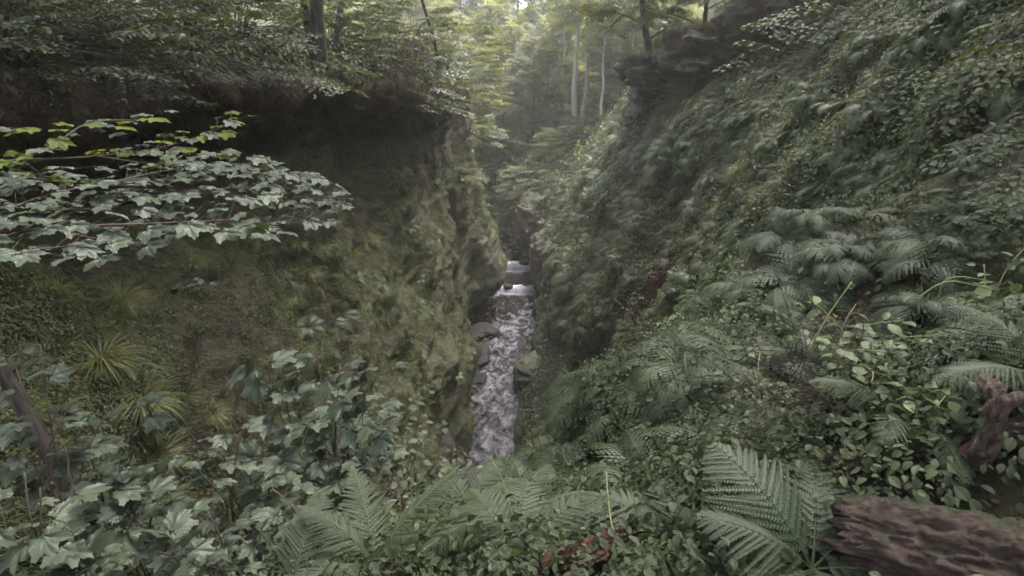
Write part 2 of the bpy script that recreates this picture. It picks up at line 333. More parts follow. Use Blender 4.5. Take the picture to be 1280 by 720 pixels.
Cp = np.concatenate([CQ[:, :1]*2 - CQ[:, 1:2], CQ, CQ[:, -1:]*2 - CQ[:, -2:-1]], 1)
a, b, c, d = (Cp[:, ki + j] for j in range(4)); t_ = tt[None, :, None]
ten = .36
ma, mb = (c - a) * ten, (d - b) * ten
for mm, L in ((ma, c - b), (mb, c - b)):                            # keep tangents bounded by their segment
    ln = np.linalg.norm(L, axis=2, keepdims=True); mn = np.linalg.norm(mm, axis=2, keepdims=True)
    mm *= np.minimum(1, 1.3 * ln / (mn + 1e-9))
XZ = (2*t_**3-3*t_**2+1)*b + (t_**3-2*t_**2+t_)*ma + (-2*t_**3+3*t_**2)*c + (t_**3-t_**2)*mb
G = np.stack([XZ[..., 0], np.broadcast_to(yq[:, None], XZ.shape[:2]), XZ[..., 1]], 2)
NY, NU = G.shape[:2]
def grid_normals(G):
    du = np.gradient(G, axis=1); dv = np.gradient(G, axis=0)
    n = np.cross(du, dv); n /= np.linalg.norm(n, axis=2, keepdims=True) + 1e-9
    return n
N0 = grid_normals(G)
disp = np.zeros((NY, NU))
for i in range(NY):
    for j in range(NU):
        x, y, z = G[i, j]; u = uq[j]
        far = min(1, max(0, (y - 60) / 30)); edge = 1.0 if 1.5 < u < 16 else .5
        q = Vector((x, y, z))
        v = noise.fractal(q * .33, 1.0, 2.0, 4) * .42
        if 2 <= u <= 9 or (u > 9 and y > 20 and u < 12.2):
            s = Vector((x * .5, y * .22 + z * .30, z * .9 - y * .18))   # slanting sandstone beds on the walls
            v += (abs(noise.fractal(s * .9, 1.0, 2.1, 4)) - .25) * .38
            v += noise.fractal(q * 2.6, 1.0, 2.0, 3) * .045
            s2 = Vector((x * 1.2, y * .6 + z * .5, z * 2.6 - y * .3)); e = abs(noise.fractal(s2, 1.0, 2.2, 4)); v -= max(0, .13 - e) * .9
            v += (noise.cell(Vector((y * .45 + z * .2, z * .8 - y * .12, x * .3))) - .5) * .07
        else:
            v += noise.fractal(q * 1.7, 1.0, 2.0, 3) * .13 + (noise.fractal(Vector((x * .25, y * .55, z * .25)), 1, 2, 3) * .75 if u > 10 else 0)
        if 8 < u < 10.4 and y > 14: v *= .3
        near = min(1, max(.25, (math.hypot(x, y)) / 5))
        disp[i, j] = v * near * (1 + far * 2)
G2 = G + N0 * disp[..., None]
NN = grid_normals(G2)
idx = np.arange(NY * NU).reshape(NY, NU)
Q = np.stack([idx[:-1, :-1], idx[:-1, 1:], idx[1:, 1:], idx[1:, :-1]], 2).reshape(-1, 4)
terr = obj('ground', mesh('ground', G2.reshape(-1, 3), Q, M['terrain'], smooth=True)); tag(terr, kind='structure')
bvh = BVHTree.FromPolygons([tuple(p) for p in G2.reshape(-1, 3)], [tuple(q) for q in Q])
def hit(px, py):
    d = ray(px, py).normalized(); h = bvh.ray_cast(Vector((0, 0, CZ)), d)
    if h[0] is None: return at(px, py, 20), Vector((0, 0, 1))
    n = h[1]; n = n if n.dot(d) < 0 else -n
    return h[0], n
def ground(x, y, z0=40):
    h = bvh.ray_cast(Vector((x, y, z0 + 80)), Vector((0, 0, -1)))
    return h[0].z if h[0] else 14

def atg(px, py, h):
    d = ray(px, py).normalized(); o = Vector((0, 0, CZ)); t = .6
    while t < 60:
        p = o + d * t
        if p.z - ground(p.x, p.y) <= h: return p
        t += .02
    return o + d * 2
BRY = atg(1200, 588, .04).y; LP = atg(740, 690, .05)
# cell table for scattering
Cc = (G2[:-1, :-1] + G2[1:, 1:] + G2[:-1, 1:] + G2[1:, :-1]) / 4
e1 = G2[1:, 1:] - G2[:-1, :-1]; e2 = G2[:-1, 1:] - G2[1:, :-1]
cr = np.cross(e1, e2); area = np.linalg.norm(cr, axis=2) / 2
Cn = (NN[:-1, :-1] + NN[1:, 1:]); Cn /= np.linalg.norm(Cn, axis=2, keepdims=True)
Cu = np.broadcast_to((uq[:-1] + uq[1:]) / 2, area.shape); Cy = Cc[..., 1]
ppx, ppy, pd = proj(Cc); dist = np.linalg.norm(Cc - np.array([0, 0, CZ]), axis=2)
infr = (pd > .3) & (ppx > -260) & (ppx < 1540) & (ppy > -260) & (ppy < 960)
view = (np.array([0, 0, CZ]) - Cc) / dist[..., None]
facing = np.sum(view * Cn, 2)
def nfield(sc, off):
    st = 3; A = np.zeros(area.shape)
    for i in range(0, area.shape[0], st):
        for j in range(0, area.shape[1], st):
            A[i:i+st, j:j+st] = noise.fractal(Vector(Cc[i, j]) * sc + Vector((off, off * 2, 0)), 1.0, 2.0, 3)
    return A
LOGSEG = (np.array([1.0, 1.55]), np.array([2.6, 1.25]))
_ab = LOGSEG[1]-LOGSEG[0]; _tq = np.clip(((Cc[..., :2]-LOGSEG[0])@_ab)/(_ab@_ab), 0, 1); _dl = np.linalg.norm(Cc[..., :2]-LOGSEG[0]-_tq[..., None]*_ab, axis=2)
NF1, NF2 = nfield(.45, 3.1), nfield(.9, 17.3)
def scatter(n, w):
    w = (w * area).ravel().astype(float); w = np.maximum(w, 0); w /= w.sum()
    k = rng.choice(w.size, n, p=w)
    i, j = np.unravel_index(k, area.shape)
    s, t = rng.random(n)[:, None], rng.random(n)[:, None]
    P = (G2[i, j]*(1-s)*(1-t) + G2[i, j+1]*s*(1-t) + G2[i+1, j]*(1-s)*t + G2[i+1, j+1]*s*t)
    return P, Cn[i, j], dist[i, j], Cu[i, j]

# ------------------------------------------------------------------ leaf templates
def leaf_oval(w=.62, fold=.12, n=2, base=.0):
    """unit leaf from the origin along +y"""
    ys = [0, .14, .34, .58, .82, 1.0]; ws = [0, .32, .5, .46, .25, 0]; zs = [0, .0, -.02, -.05, -.12, -.22]; V = [(0, 0, 0), (0, 1, -.22)]; T = []; prev = (0, 0, 0)
    for y, q, z in zip(ys[1:-1], ws[1:-1], zs[1:-1]):
        k = len(V); V += [(0, y, z), (q*w, y + .03, z + fold*q*1.6), (-q*w, y + .03, z + fold*q*1.6)]; c, a, b = k, k+1, k+2; pc, pa, pb = prev
        if prev == (0, 0, 0): T += [(0, a, c), (0, c, b)]
        else: T += [(pc, pa, a), (pc, a, c), (pc, c, b), (pc, b, pb)]
        prev = (c, a, b)
    pc, pa, pb = prev; T += [(pc, pa, 1), (pc, 1, pb)]
    return np.array(V, float), np.array(T), np.zeros(len(V))
def leaf_lo(w=.66):
    V = [(0, 0, 0), (w/2, .45, .08), (0, 1, -.12), (-w/2, .45, .08)]
    return np.array(V, float), np.array([(0, 1, 2), (0, 2, 3)]), np.zeros(4)
def leaf_syc(seed=0):
    r = random.Random(seed); lobes = [(0, 1.0, .30), (52, .92, .27), (-52, .92, .27), (108, .68, .30), (-108, .68, .30)]
    pts = []; n = 50
    for i in range(n):
        a = -172 + 344 * i / (n - 1); rad = .60
        for (la, L, w) in lobes:
            q = abs(a - la) / 28
            rad = max(rad, L * max(0, 1 - q * .45) if q < 1.1 else 0)
        rad *= 1 + (.09 if i % 2 else -.05)
        if abs(a) > 150: rad *= 1 - (abs(a) - 150) / 22 * .7
        th = R(a); pts.append((math.sin(th) * rad * .66, math.cos(th) * rad * .62 + .12, 0))
    V = [(0, .0, 0)] + [(x, y + .1, -.22 * (x*x + y*y) * (1+.6*r.random()) + .035*math.cos(5*math.atan2(x, y+.001)) + .05 * abs(x)) for x, y, z in pts]
    # inner ring so the blade can fold
    c = np.array([0, .12, .02]); inner = [tuple(np.array(v) * .5 + c * .5 + np.array([0, 0, .025 * (-1)**(i // 5)])) for i, v in enumerate(V[1:])]
    V += inner; T = []
    for i in range(n - 1):
        a, b = 1 + i, 2 + i; c_, d = 1 + n + i, 2 + n + i
        T += [(a, b, d), (a, d, c_), (c_, d, 0)]
    return np.array(V, float), np.array(T), np.zeros(len(V))
def frond(n=22, detail=2, th0=65, th1=-15, wid=.30, seed=0, bend=.1, lob=.022):
    r = np.random.default_rng(seed); parts = []
    ts = np.linspace(0, 1, 26); th = np.radians(th0 + (th1 - th0) * ts**.8)
    P = np.zeros((26, 3)); d = 1 / 25
    for i in range(1, 26): P[i] = P[i-1] + d * np.array([bend * math.sin(ts[i] * 2) * .3, math.cos(th[i]), math.sin(th[i])])
    sides = 4 if detail > 1 else 3
    V, T, t = tube([tuple(p) for p in P[::3]] + [tuple(P[-1])], [.009, .006, .002], sides, 0, cap=False); parts.append((V, T, np.full(len(V), .35)))
    def along(t): return np.array([np.interp(t, ts, P[:, k]) for k in range(3)])
    for k in range(n):
        t = .14 + .85 * (k / (n - 1))**.92
        L = wid * min(1, ((t - .06) / .26))**.8 * max(.02, (1 - t))**.62 * 1.45
        p = along(t); tg = along(min(1, t + .02)) - along(max(0, t - .02)); tg /= np.linalg.norm(tg)
        X = np.array([1., 0, 0]); up = np.cross(X, tg)
        for sd in (-1, 1):
            an = R(62 + r.normal() * 4 - 22 * t); dr = X * sd * math.sin(an) + tg * math.cos(an) - up * (.12 + .1 * r.random())
            dr /= np.linalg.norm(dr); sideV = np.cross(up, dr) * sd; sideV /= np.linalg.norm(sideV)
            Lk = L * (1 + r.normal() * .05)
            if detail == 0:
                w = .030; V = np.array([p - tg*w*.5, p + tg*w*.6, p + dr*Lk]); parts.append((V, np.array([(0, 1, 2)]), np.full(3, r.normal()*.03)))
            elif detail == 1:
                w = .017 + .010 * (1 - t); m = 5; tn = r.normal() * .03; ax = [p + dr*Lk*q/m - up*.03*(q/m)**2 for q in range(m + 1)]
                Vv, Tt = list(ax), []
                for q in range(m):
                    ww = w * (1 - q / m)**.55
                    for s2 in (1, -1):
                        Vv.append(ax[q] + sideV*s2*ww + dr*Lk*.16 - up*.003); Tt.append((q, q+1, len(Vv)-1) if s2 < 0 else (q+1, q, len(Vv)-1))
                parts.append((np.array(Vv), np.array(Tt), np.full(len(Vv), tn))); continue
                V = np.array([p, p + dr*Lk*.3 + sideV*w, p + dr*Lk*.3 - sideV*w, p + dr*Lk*.7 + sideV*w*.75 - up*.01, p + dr*Lk*.7 - sideV*w*.75 - up*.01, p + dr*Lk - up*.03])
                parts.append((V, np.array([(0, 2, 1), (1, 2, 4), (1, 4, 3), (3, 4, 5)]), np.full(6, r.normal()*.03)))
            else:
                m = max(3, int(Lk / .019)); tn = r.normal() * .06; dead = r.random() < .02
                for q in range(m):
                    s = (q + .5) / m; pp = p + dr * Lk * s - up * .05 * s * s * Lk / .3
                    ll = (lob * (1 - s)**.55 + .004) * (1 if L > .12 else .8) * (.85 + .3*r.random())
                    for s2 in (-1, 1):
                        d2 = sideV * s2 * .92 + dr * .38; w2 = dr * .0082
                        V = np.array([pp - w2, pp + w2, pp + d2*ll*.75 + w2*.75 + up*.004, pp + d2*ll - up*.003, pp + d2*ll*.6 - w2 * .9])
                        parts.append((V, np.array([(0, 1, 2), (0, 2, 4), (4, 2, 3)]), np.full(5, tn)))
    return join(parts)
def sprig(nl, leaf, size=.05, h=.12, seed=0, spread=1.0):
    """little rosette of leaves with a few stories, up +z"""
    r = np.random.default_rng(seed); yaw = r.random(nl) * 6.28; rad = r.random(nl)**.6 * .10 * spread
    loc = np.stack([np.cos(yaw)*rad, np.sin(yaw)*rad, r.random(nl)*h], 1)
    up = np.stack([np.cos(yaw)*.45, np.sin(yaw)*.45, np.ones(nl)], 1) + r.normal(0, .25, (nl, 3))
    return inst(leaf, rots(yaw, up), loc, size * (.7 + .6*r.random(nl)), r.normal(0, .05, nl))
def spray(leaf, size=.055, nt=9, seed=0, droop=.25, lv=7):
    """flat bough: 1 m twig along +y with side twigs and leaves lying in one tier"""
    r = np.random.default_rng(seed); parts = []; wood = []
    def line(p0, d0, L, n, depth):
        pts = [p0]; d = d0.copy()
        for i in range(n):
            d = d + np.array([r.normal()*.08, r.normal()*.08, -droop/n + r.normal()*.03]); d /= np.linalg.norm(d); pts.append(pts[-1] + d * L / n)
        return np.array(pts)
    main = line(np.zeros(3), np.array([0, 1., .12]), 1.0, 8, 0); wood.append((main, .006))
    L_, Y_, U_ = [], [], []
    def leaves(pts, k):
        for i in range(k):
            t = (i + .5 + r.random()*.4) / k * (len(pts) - 1); q = min(int(t), len(pts) - 2); p = pts[q] + (pts[q+1] - pts[q]) * (t - q)
            tg = pts[q+1] - pts[q]; tg /= np.linalg.norm(tg); sd = 1 if i % 2 else -1
            ydir = tg * .6 + sd * np.cross(tg, [0, 0, 1.]) * .8 + r.normal(0, .15, 3)
            L_.append(p + r.normal(0, .01, 3)); Y_.append(ydir); U_.append(np.array([0, 0, 1.]) + r.normal(0, .22, 3))
    for k in range(nt):
        t = .12 + .8 * k / nt; i = min(int(t * 8), 7); p = main[i] + (main[i+1] - main[i]) * (t*8 - i); sd = 1 if k % 2 else -1
        tw = line(p, np.array([sd * .75, .66, .03]), (.52 * (1 - t)**.7 + .08) * (.8 + .4*r.random()), 5, 1); wood.append((tw, .0035)); leaves(tw, lv)
    leaves(main[2:], lv + 2)
    L_, Y_, U_ = map(np.array, (L_, Y_, U_))
    lf = inst(leaf, rots(None, U_, Y_), L_, size * (.75 + .5*r.random(len(L_))), r.normal(0, .06, len(L_)))
    wd = join([tube([tuple(p) for p in w], [q, q*.4], 3, 0, cap=False) for w, q in wood])
    return lf, (wd[0], wd[1], np.full(len(wd[0]), .4))
def tuft(nb=90, L=.5, seed=0, droop=1.0, wid=.008, hang=0):
    r = np.random.default_rng(seed); parts = []
    for i in range(nb):
        yaw = r.random()*6.283; l = L*(.5 + .6*r.random()); e = R(80 - 45*r.random()); d = np.array([math.cos(yaw)*math.cos(e), math.sin(yaw)*math.cos(e), math.sin(e)])
        p = np.array([math.cos(yaw), math.sin(yaw), 0])*.06*r.random(); sd = np.array([-math.sin(yaw), math.cos(yaw), 0]) * wid * (.6+.6*r.random()); V = []
        for s in range(5):
            f = 1 - (s/4)**1.5 * .95; V += [p - sd*f, p + sd*f]; d = d + np.array([0, 0, -.38*droop]); d /= np.linalg.norm(d); p = p + d*l/4
        T = []
        for s in range(4): a = 2*s; T += [(a, a+1, a+3), (a, a+3, a+2)]
        parts.append((np.array(V), np.array(T), np.full(10, r.normal()*.16)))
    return join(parts)
OVAL, LO = leaf_oval(), leaf_lo()
ROUND = leaf_lo(.85)
SYC = [leaf_syc(i) for i in range(4)]

# ------------------------------------------------------------------ ground cover (stuff)
rightslope = ((Cu > 10.2) & (Cu < 16.6)).astype(float)
nearfloor = ((Cu > 6.4) & (Cu <= 10.6) & (Cy < 14)).astype(float)
leftwall = ((Cu > 3.6) & (Cu < 7.4) & (Cy < 60)).astype(float)
leftrim = ((Cu > .3) & (Cu < 2.05)).astype(float)
farzone = (Cy > 48).astype(float)
SCAR = np.array(hit(820, 360)[0]); scar = np.exp(-((Cc[..., 0]-SCAR[0])/.55)**2 - ((Cc[..., 1]-SCAR[1])/.9)**2)
rockedge = ((Cu < 11.9) & (Cy > 21) & (Cy < 52)).astype(float)
vis = infr * (facing > -.25) * (_dl > .22) * (np.hypot(Cc[..., 0] - at(1215, 560, BRY).x, Cc[..., 1] - BRY + .1) > .13) * (np.hypot(Cc[..., 0] - LP.x, Cc[..., 1] - LP.y) > .22)
vis = vis * (1 - np.clip(scar * 1.6, 0, 1))
lod = 1 / np.maximum(dist, 2.0)**1.5
SPR = [sprig(9, OVAL, .034, .12, s, 1.15) for s in range(4)]
SPR_LO = [sprig(8, LO, .06, .16, s, 1.3) for s in range(4)]
def cover(name, n, w, tmpls, mat, s0, upmix, label, grow=14., maxoff=.12, bias=.3, cat='undergrowth', dens=.5):
    P, Nn, D, U = scatter(n, w)
    up = Nn * (1 - upmix) + np.array([0, 0, 1.]) * upmix + rng.normal(0, .18, (n, 3))
    loc = P + Nn * (rng.random(n) * maxoff)[:, None]
    sc = s0 * (.55 + 1.3*rng.random(n)**2 + .5*np.clip(np.array([noise.noise(Vector(p)*1.9 + Vector((9,0,0))) for p in P]), -.6, 1)) * np.maximum(1, D / grow)**.8
    big = np.array([noise.noise(Vector(p) * .8) for p in P[::1]]) * .25
    V, T, t = inst_multi(tmpls, rots(rng.random(n)*6.28, up), loc, sc, bias + big + rng.normal(0, .13, n))
    o = obj(name, mesh(name, V, T, mat, t)); return tag(o, label, cat, kind='stuff')
w = vis * lod * (rightslope * (1 - .8*rockedge) * (1 + .7*NF1) + nearfloor*.8)
near_w = w * (dist < 9)
cover('undergrowth', 5500, near_w * (Cc[..., 2] < 15.8) * np.clip(.7 + 2.2*NF2, .04, 3), SPR, M['cover'], .9, .45, 'low tangle of small oval green leaves covering the near right bank', maxoff=.16)
cover('undergrowth', 62000, w * (dist >= 9) * (Cy < 60), SPR_LO, M['cover'], 1.0, .4, 'fine grey green leaf cover on the steep right slope above the stream', maxoff=.22, grow=19, bias=.45)  # tint raised: paler leaf colour imitates haze over the slope
cover('creeping_plants', 75000, vis * lod * leftwall * np.clip(.75 + 1.6*NF1, .08, 3), SPR_LO, M['moss_leaf'], .42, .15, 'tiny olive leaves creeping over the mossy left wall', maxoff=.04, grow=17, bias=.42)
cover('undergrowth', 9000, vis * lod * leftrim * (Cy < 60), SPR_LO, M['cover'], 1.1, .5, 'leafy ground cover on top of the left rim', maxoff=.25, grow=9)
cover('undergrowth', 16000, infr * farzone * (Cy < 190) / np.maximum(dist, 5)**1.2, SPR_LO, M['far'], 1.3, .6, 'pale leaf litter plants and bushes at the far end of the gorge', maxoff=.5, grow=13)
# leaf litter
LITTER = [(V * np.array([1, 1, .6]), T, t) for V, T, t in (LO, ROUND)]
P, Nn, D, U = scatter(14000, infr * (facing > -.2) * lod * (nearfloor + rightslope * (dist < 14) * (1 - NF2) + .6*leftwall*(Cy < 10)))
V, T, t = inst_multi(LITTER, rots(rng.random(14000)*6.28, Nn + rng.normal(0, .35, (14000, 3))), P + Nn*.02, .045*(.6+.9*rng.random(14000)), .5 + rng.normal(0, .25, 14000))
tag(obj('leaf_litter', mesh('leaf_litter', V, T, M['deadgrass'], t)), 'brown fallen leaves scattered over the soil of the near banks', 'leaf litter', kind='stuff')

# fern undergrowth: mass of ferns on the right slope
FR0 = [frond(15, 0, 55, -30 - 10*s, .30, s) for s in range(3)]
FR1 = [frond(24, 1, 60, -25 - 8*s, .30, s + 5) for s in range(3)]
FR2 = [frond(24, 2, 62 - 6*s, -12 - 12*s, .31, s + 9, bend=(-.4, .1, .5, .2)[s]) for s in range(4)]
def fern_tmpl(fr, k, seed):
    r = np.random.default_rng(seed); yaw = np.arange(k) * 6.283 / k + r.normal(0, .25, k)
    up = np.array([[0, 0, 1.]]*k) + r.normal(0, .12, (k, 3)); return inst_multi(fr, rots(yaw, up), np.zeros((k, 3)), .7 + .4*r.random(k), r.normal(0, .05, k))
def ferns(name, n, w, tm, s0, label, bias=.45, mat='fern'):
    P, Nn, D, U = scatter(n, w)
    up = Nn * .65 + np.array([0, 0, 1.]) * .5 + rng.normal(0, .12, (n, 3))
    V, T, t = inst_multi(tm, rots(rng.random(n)*6.28, up), P + Nn*.02, s0*(.55 + .8*rng.random(n)), bias + rng.normal(0, .13, n))
    return tag(obj(name, mesh(name, V, T, M[mat], t)), label, 'ferns', kind='stuff')
F0 = [fern_tmpl(FR0, 7, s) for s in range(4)]; F1 = [fern_tmpl(FR1, 8, s) for s in range(4)]
fw = vis * rightslope * (1 - rockedge) * np.clip(.7 + 1.5*NF2, 0.05, 3)
ferns('fern_undergrowth', 2000, fw * (dist >= 10) * (Cy < 26) * lod**.7, F1, .6, 'arching ferns hanging down the upper right slope', .6)  # fern tint lightened here too, in place of haze
ferns('fern_undergrowth', 2600, fw * (Cy >= 24) * (Cy < 60) * lod**.8, F0, 1.05, 'mass of drooping ferns clothing the right slope down to the stream', .62)  # lighter fern colour stands in for haze on the distant slope
ferns('fern_undergrowth', 420, (fw + nearfloor*vis*(Cy > 3)) * (dist < 10) * (dist > 3.4) * lod, F1, .46, 'dense ferns around the near right bank and below the camera')
ferns('fern_undergrowth', 500, vis * leftwall * lod * np.clip(NF2, 0, 1) + vis*leftrim*(Cy < 50)*lod*.8, F0, .42, 'small ferns rooted in the left wall and along its rim')

# grass
TF = [tuft(60, .45, s) for s in range(3)]; TH = [tuft(70, .55, s + 20, 1.8, .007) for s in range(3)]
P, Nn, D, U = scatter(1500, vis * lod * (leftwall * (Cu < 6.9) * np.clip(NF1 + .3, 0, 1) + .35*rightslope*np.clip(-NF1, 0, 1) + .3*nearfloor*np.clip(-NF2, 0, 1)))
V, T, t = inst_multi(TF, rots(rng.random(len(P))*6.28, Nn*.5 + np.array([0, 0, .8])), P, .32 + .4*rng.random(len(P)), .35 + rng.normal(0, .12, len(P)))
tag(obj('grass', mesh('grass', V, T, M['grass'], t)), 'thin grass growing in patches across both walls', 'grass', kind='stuff')
P, Nn, D, U = scatter(1700, infr * (Cu > 1.9) * (Cu < 2.9) * (Cy > 5.5) * (Cy < 52) * lod)
V, T, t = inst_multi(TH, rots(rng.random(len(P))*6.28, Nn*.8 + np.array([0, 0, .1])), P, .35 + .5*rng.random(len(P)) + .015*D, .5 + rng.normal(0, .25, len(P)))
tag(obj('hanging_roots', mesh('hanging_roots', V, T, M['deadgrass'], t)), 'brown roots and withered grass hanging from the left rim overhang', 'roots', kind='stuff')

# ------------------------------------------------------------------ stream
ys = np.concatenate([np.arange(13.5, 43, .09), np.arange(43, 49.5, .045), np.arange(49.5, 66, .15)]); xs = np.linspace(-6, 4.5, 150)
def wz(y):
    f = lambda a, b, h: h * np.clip((y - a) / (b - a), 0, 1)**.7
    return f(42.6, 43.0, .42) + f(47.2, 47.7, .62) + f(54, 54.8, .7) + f(58, 60, .5)
WV = []; wt = []
for y in ys:
    for x in xs:
        yy = y + .5 * noise.noise(Vector((x * .8, 3, 0))) if y > 41 else y
        q = Vector((x * 1.1, y * .55, 0))
        z = wz(yy) + .028 * noise.fractal(q * 1.8, 1, 2, 4) + .012 * noise.fractal(Vector((x*5, y*2.2, 4)), 1, 2, 3)
        WV.append((x, y, z))
        near = max(math.exp(-((yy - 42.9) / .5)**2), math.exp(-((yy - 47.6) / .6)**2), math.exp(-((yy - 54.6) / .8)**2))
        calm = 1.0 if 43.6 < yy < 46.6 else 0
        wt.append(.12 + .9 * near - .35 * calm + .25 * noise.noise(Vector((x*.5, y*.18, 1))) + (.10 if y < 36 else 0))
nx = len(xs); ii = np.arange(len(WV)).reshape(len(ys), nx)
WQ = np.stack([ii[:-1, :-1], ii[:-1, 1:], ii[1:, 1:], ii[1:, :-1]], 2).reshape(-1, 4)
tag(obj('stream', mesh('stream', np.array(WV), WQ, M['water'], np.array(wt), smooth=True)), kind='structure')

# ------------------------------------------------------------------ rocks
def rock(name, c, size, label, mat='rock', seed=0, rot=(0, 0, 0), boxy=.55, amp=.18, sub=5, cat='rock', group=None):
    n = 2**sub * 2; V = []; 
    th = np.linspace(0, np.pi, n + 1); ph = np.linspace(0, 2*np.pi, 2*n, endpoint=False)
    f = lambda v: math.copysign(abs(v)**boxy, v)
    for a in th:
        for b in ph:
            p = Vector((f(math.sin(a)) * f(math.cos(b)), f(math.sin(a)) * f(math.sin(b)), f(math.cos(a))))
            q = Vector((p.x*size[0], p.y*size[1], p.z*size[2] * 2)) + Vector((seed*7.7, 0, seed))
            k = 1 + amp * (noise.fractal(q * .9, 1, 2, 5) + .5*abs(noise.noise(Vector((q.x*.6, q.y*.6, q.z*1.1)))))
            V.append((p.x*size[0]*k, p.y*size[1]*k, p.z*size[2]*k))
    m = 2*n; T = []
    for i in range(n):
        for j in range(m):
            a, b = i*m + j, i*m + (j+1) % m; T += [(a, a+m, b+m, b)]
    o = obj(name, mesh(name, np.array(V), np.array(T), M[mat], smooth=True), loc=c, rot=rot)
    return tag(o, label, cat, group)
rock('rock_outcrop', (9.4, 33.5, 16.5), (3.3, 2.9, .9), 'dark overhanging sandstone slab under the leaning tree on the right rim', seed=1, rot=(.05, .04, .1), amp=.2, boxy=.75)
rock('rock_outcrop', (10.2, 28.6, 17.2), (2.9, 3.4, 1.1), 'long dark overhanging rock between the slab and the turf topped ledge', seed=14, rot=(0, .08, .1), amp=.22, boxy=.75)
rock('rock_outcrop', (8.4, 35.0, 14.6), (1.3, 2.0, 1.4), 'broken rock face below the overhanging slab of the right rim', seed=2, amp=.3)
rock('rock_outcrop', (11.2, 24.0, 18.0), (2.9, 2.3, .95), 'dark turf topped rock ledge at the top edge right of the leaning tree', seed=3, rot=(0, .1, .2), amp=.22, boxy=.8)
rock('rock_outcrop', (2.5, 44.0, 2.4), (1.0, 2.2, 2.2), 'reddish sandstone rock standing over the waterfall on the right bank', 'redrock', seed=4, amp=.16, boxy=.8)
rock('rock_outcrop', (1.9, 50.5, 4.0), (1.5, 2.6, 2.6), 'ferny red rock face behind the upper waterfall', 'redrock', seed=5, amp=.16, boxy=.8)
rock('rock_outcrop', (1.25, 28.6, .35), (1.05, 1.7, 1.0), 'rounded mossy rock pushing into the stream from the right bank', seed=6, boxy=.85, rot=(0, 0, -.3))
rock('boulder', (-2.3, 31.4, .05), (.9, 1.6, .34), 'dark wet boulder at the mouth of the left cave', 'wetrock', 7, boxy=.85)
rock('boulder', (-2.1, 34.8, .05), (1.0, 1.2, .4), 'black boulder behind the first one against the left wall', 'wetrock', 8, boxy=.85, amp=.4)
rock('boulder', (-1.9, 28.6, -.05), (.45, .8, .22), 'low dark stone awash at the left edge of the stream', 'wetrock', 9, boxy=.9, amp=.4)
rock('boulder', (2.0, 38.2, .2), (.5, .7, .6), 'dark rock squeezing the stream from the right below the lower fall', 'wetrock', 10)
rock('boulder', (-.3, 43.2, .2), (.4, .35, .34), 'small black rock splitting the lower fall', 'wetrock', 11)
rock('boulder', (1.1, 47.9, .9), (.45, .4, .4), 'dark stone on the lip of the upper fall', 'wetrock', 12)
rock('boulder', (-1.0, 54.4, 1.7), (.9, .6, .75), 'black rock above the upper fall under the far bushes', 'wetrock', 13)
# white water of the far chute
def fall(name, x0, x1, y, z0, z1, label):
    V = []; nxx, nz = 26, 18
    for j in range(nz + 1):
        s = j / nz
        for i in range(nxx + 1):
            r = i / nxx; x = x0 + (x1 - x0) * r + .05*noise.noise(Vector((r*6, s*3, y)))
            V.append((x, y - (.55 + .5*noise.noise(Vector((x*2.3, 4, y))))*s**.6 + .3*noise.noise(Vector((x*1.7, 1, y))) + .09*noise.noise(Vector((x*9, s*1.5, 0))) , z1 + (z0 - z1) * s**1.6))
    kk = np.arange(len(V)).reshape(nz+1, nxx+1); q = np.stack([kk[:-1, :-1], kk[1:, :-1], kk[1:, 1:], kk[:-1, 1:]], 2).reshape(-1, 4)
    return tag(obj(name, mesh(name, np.array(V), q, M['foam'], smooth=True)), label, 'waterfall')
m, nt, out = newmat('white_water'); p = nt.nodes.new('ShaderNodeBsdfPrincipled'); tc = nt.nodes.new('ShaderNodeTexCoord')
nt.links.new(ramp(nt, [(.06,.045,.045), (.45,.43,.46), (.8,.8,.82)], nois(nt, 4, 6, mapping(nt, tc.outputs['Object'], (4, 1, .8)), .7), [.38, .5, .68]), p.inputs['Base Color'])
p.inputs['Roughness'].default_value = .3; nt.links.new(p.outputs[0], out.inputs[0]); M['foam'] = m
fall('waterfall', -.5, 1.9, 48.0, .45, 1.08, 'upper white fall dropping over a ledge across the stream')
fall('waterfall', -.7, .9, 43.4, .0, .46, 'lower white fall beside the left buttress foot')
fall('waterfall', -.9, -.25, 54.7, 1.0, 2.35, 'small bright far fall in the dark cleft at the top of the stream')

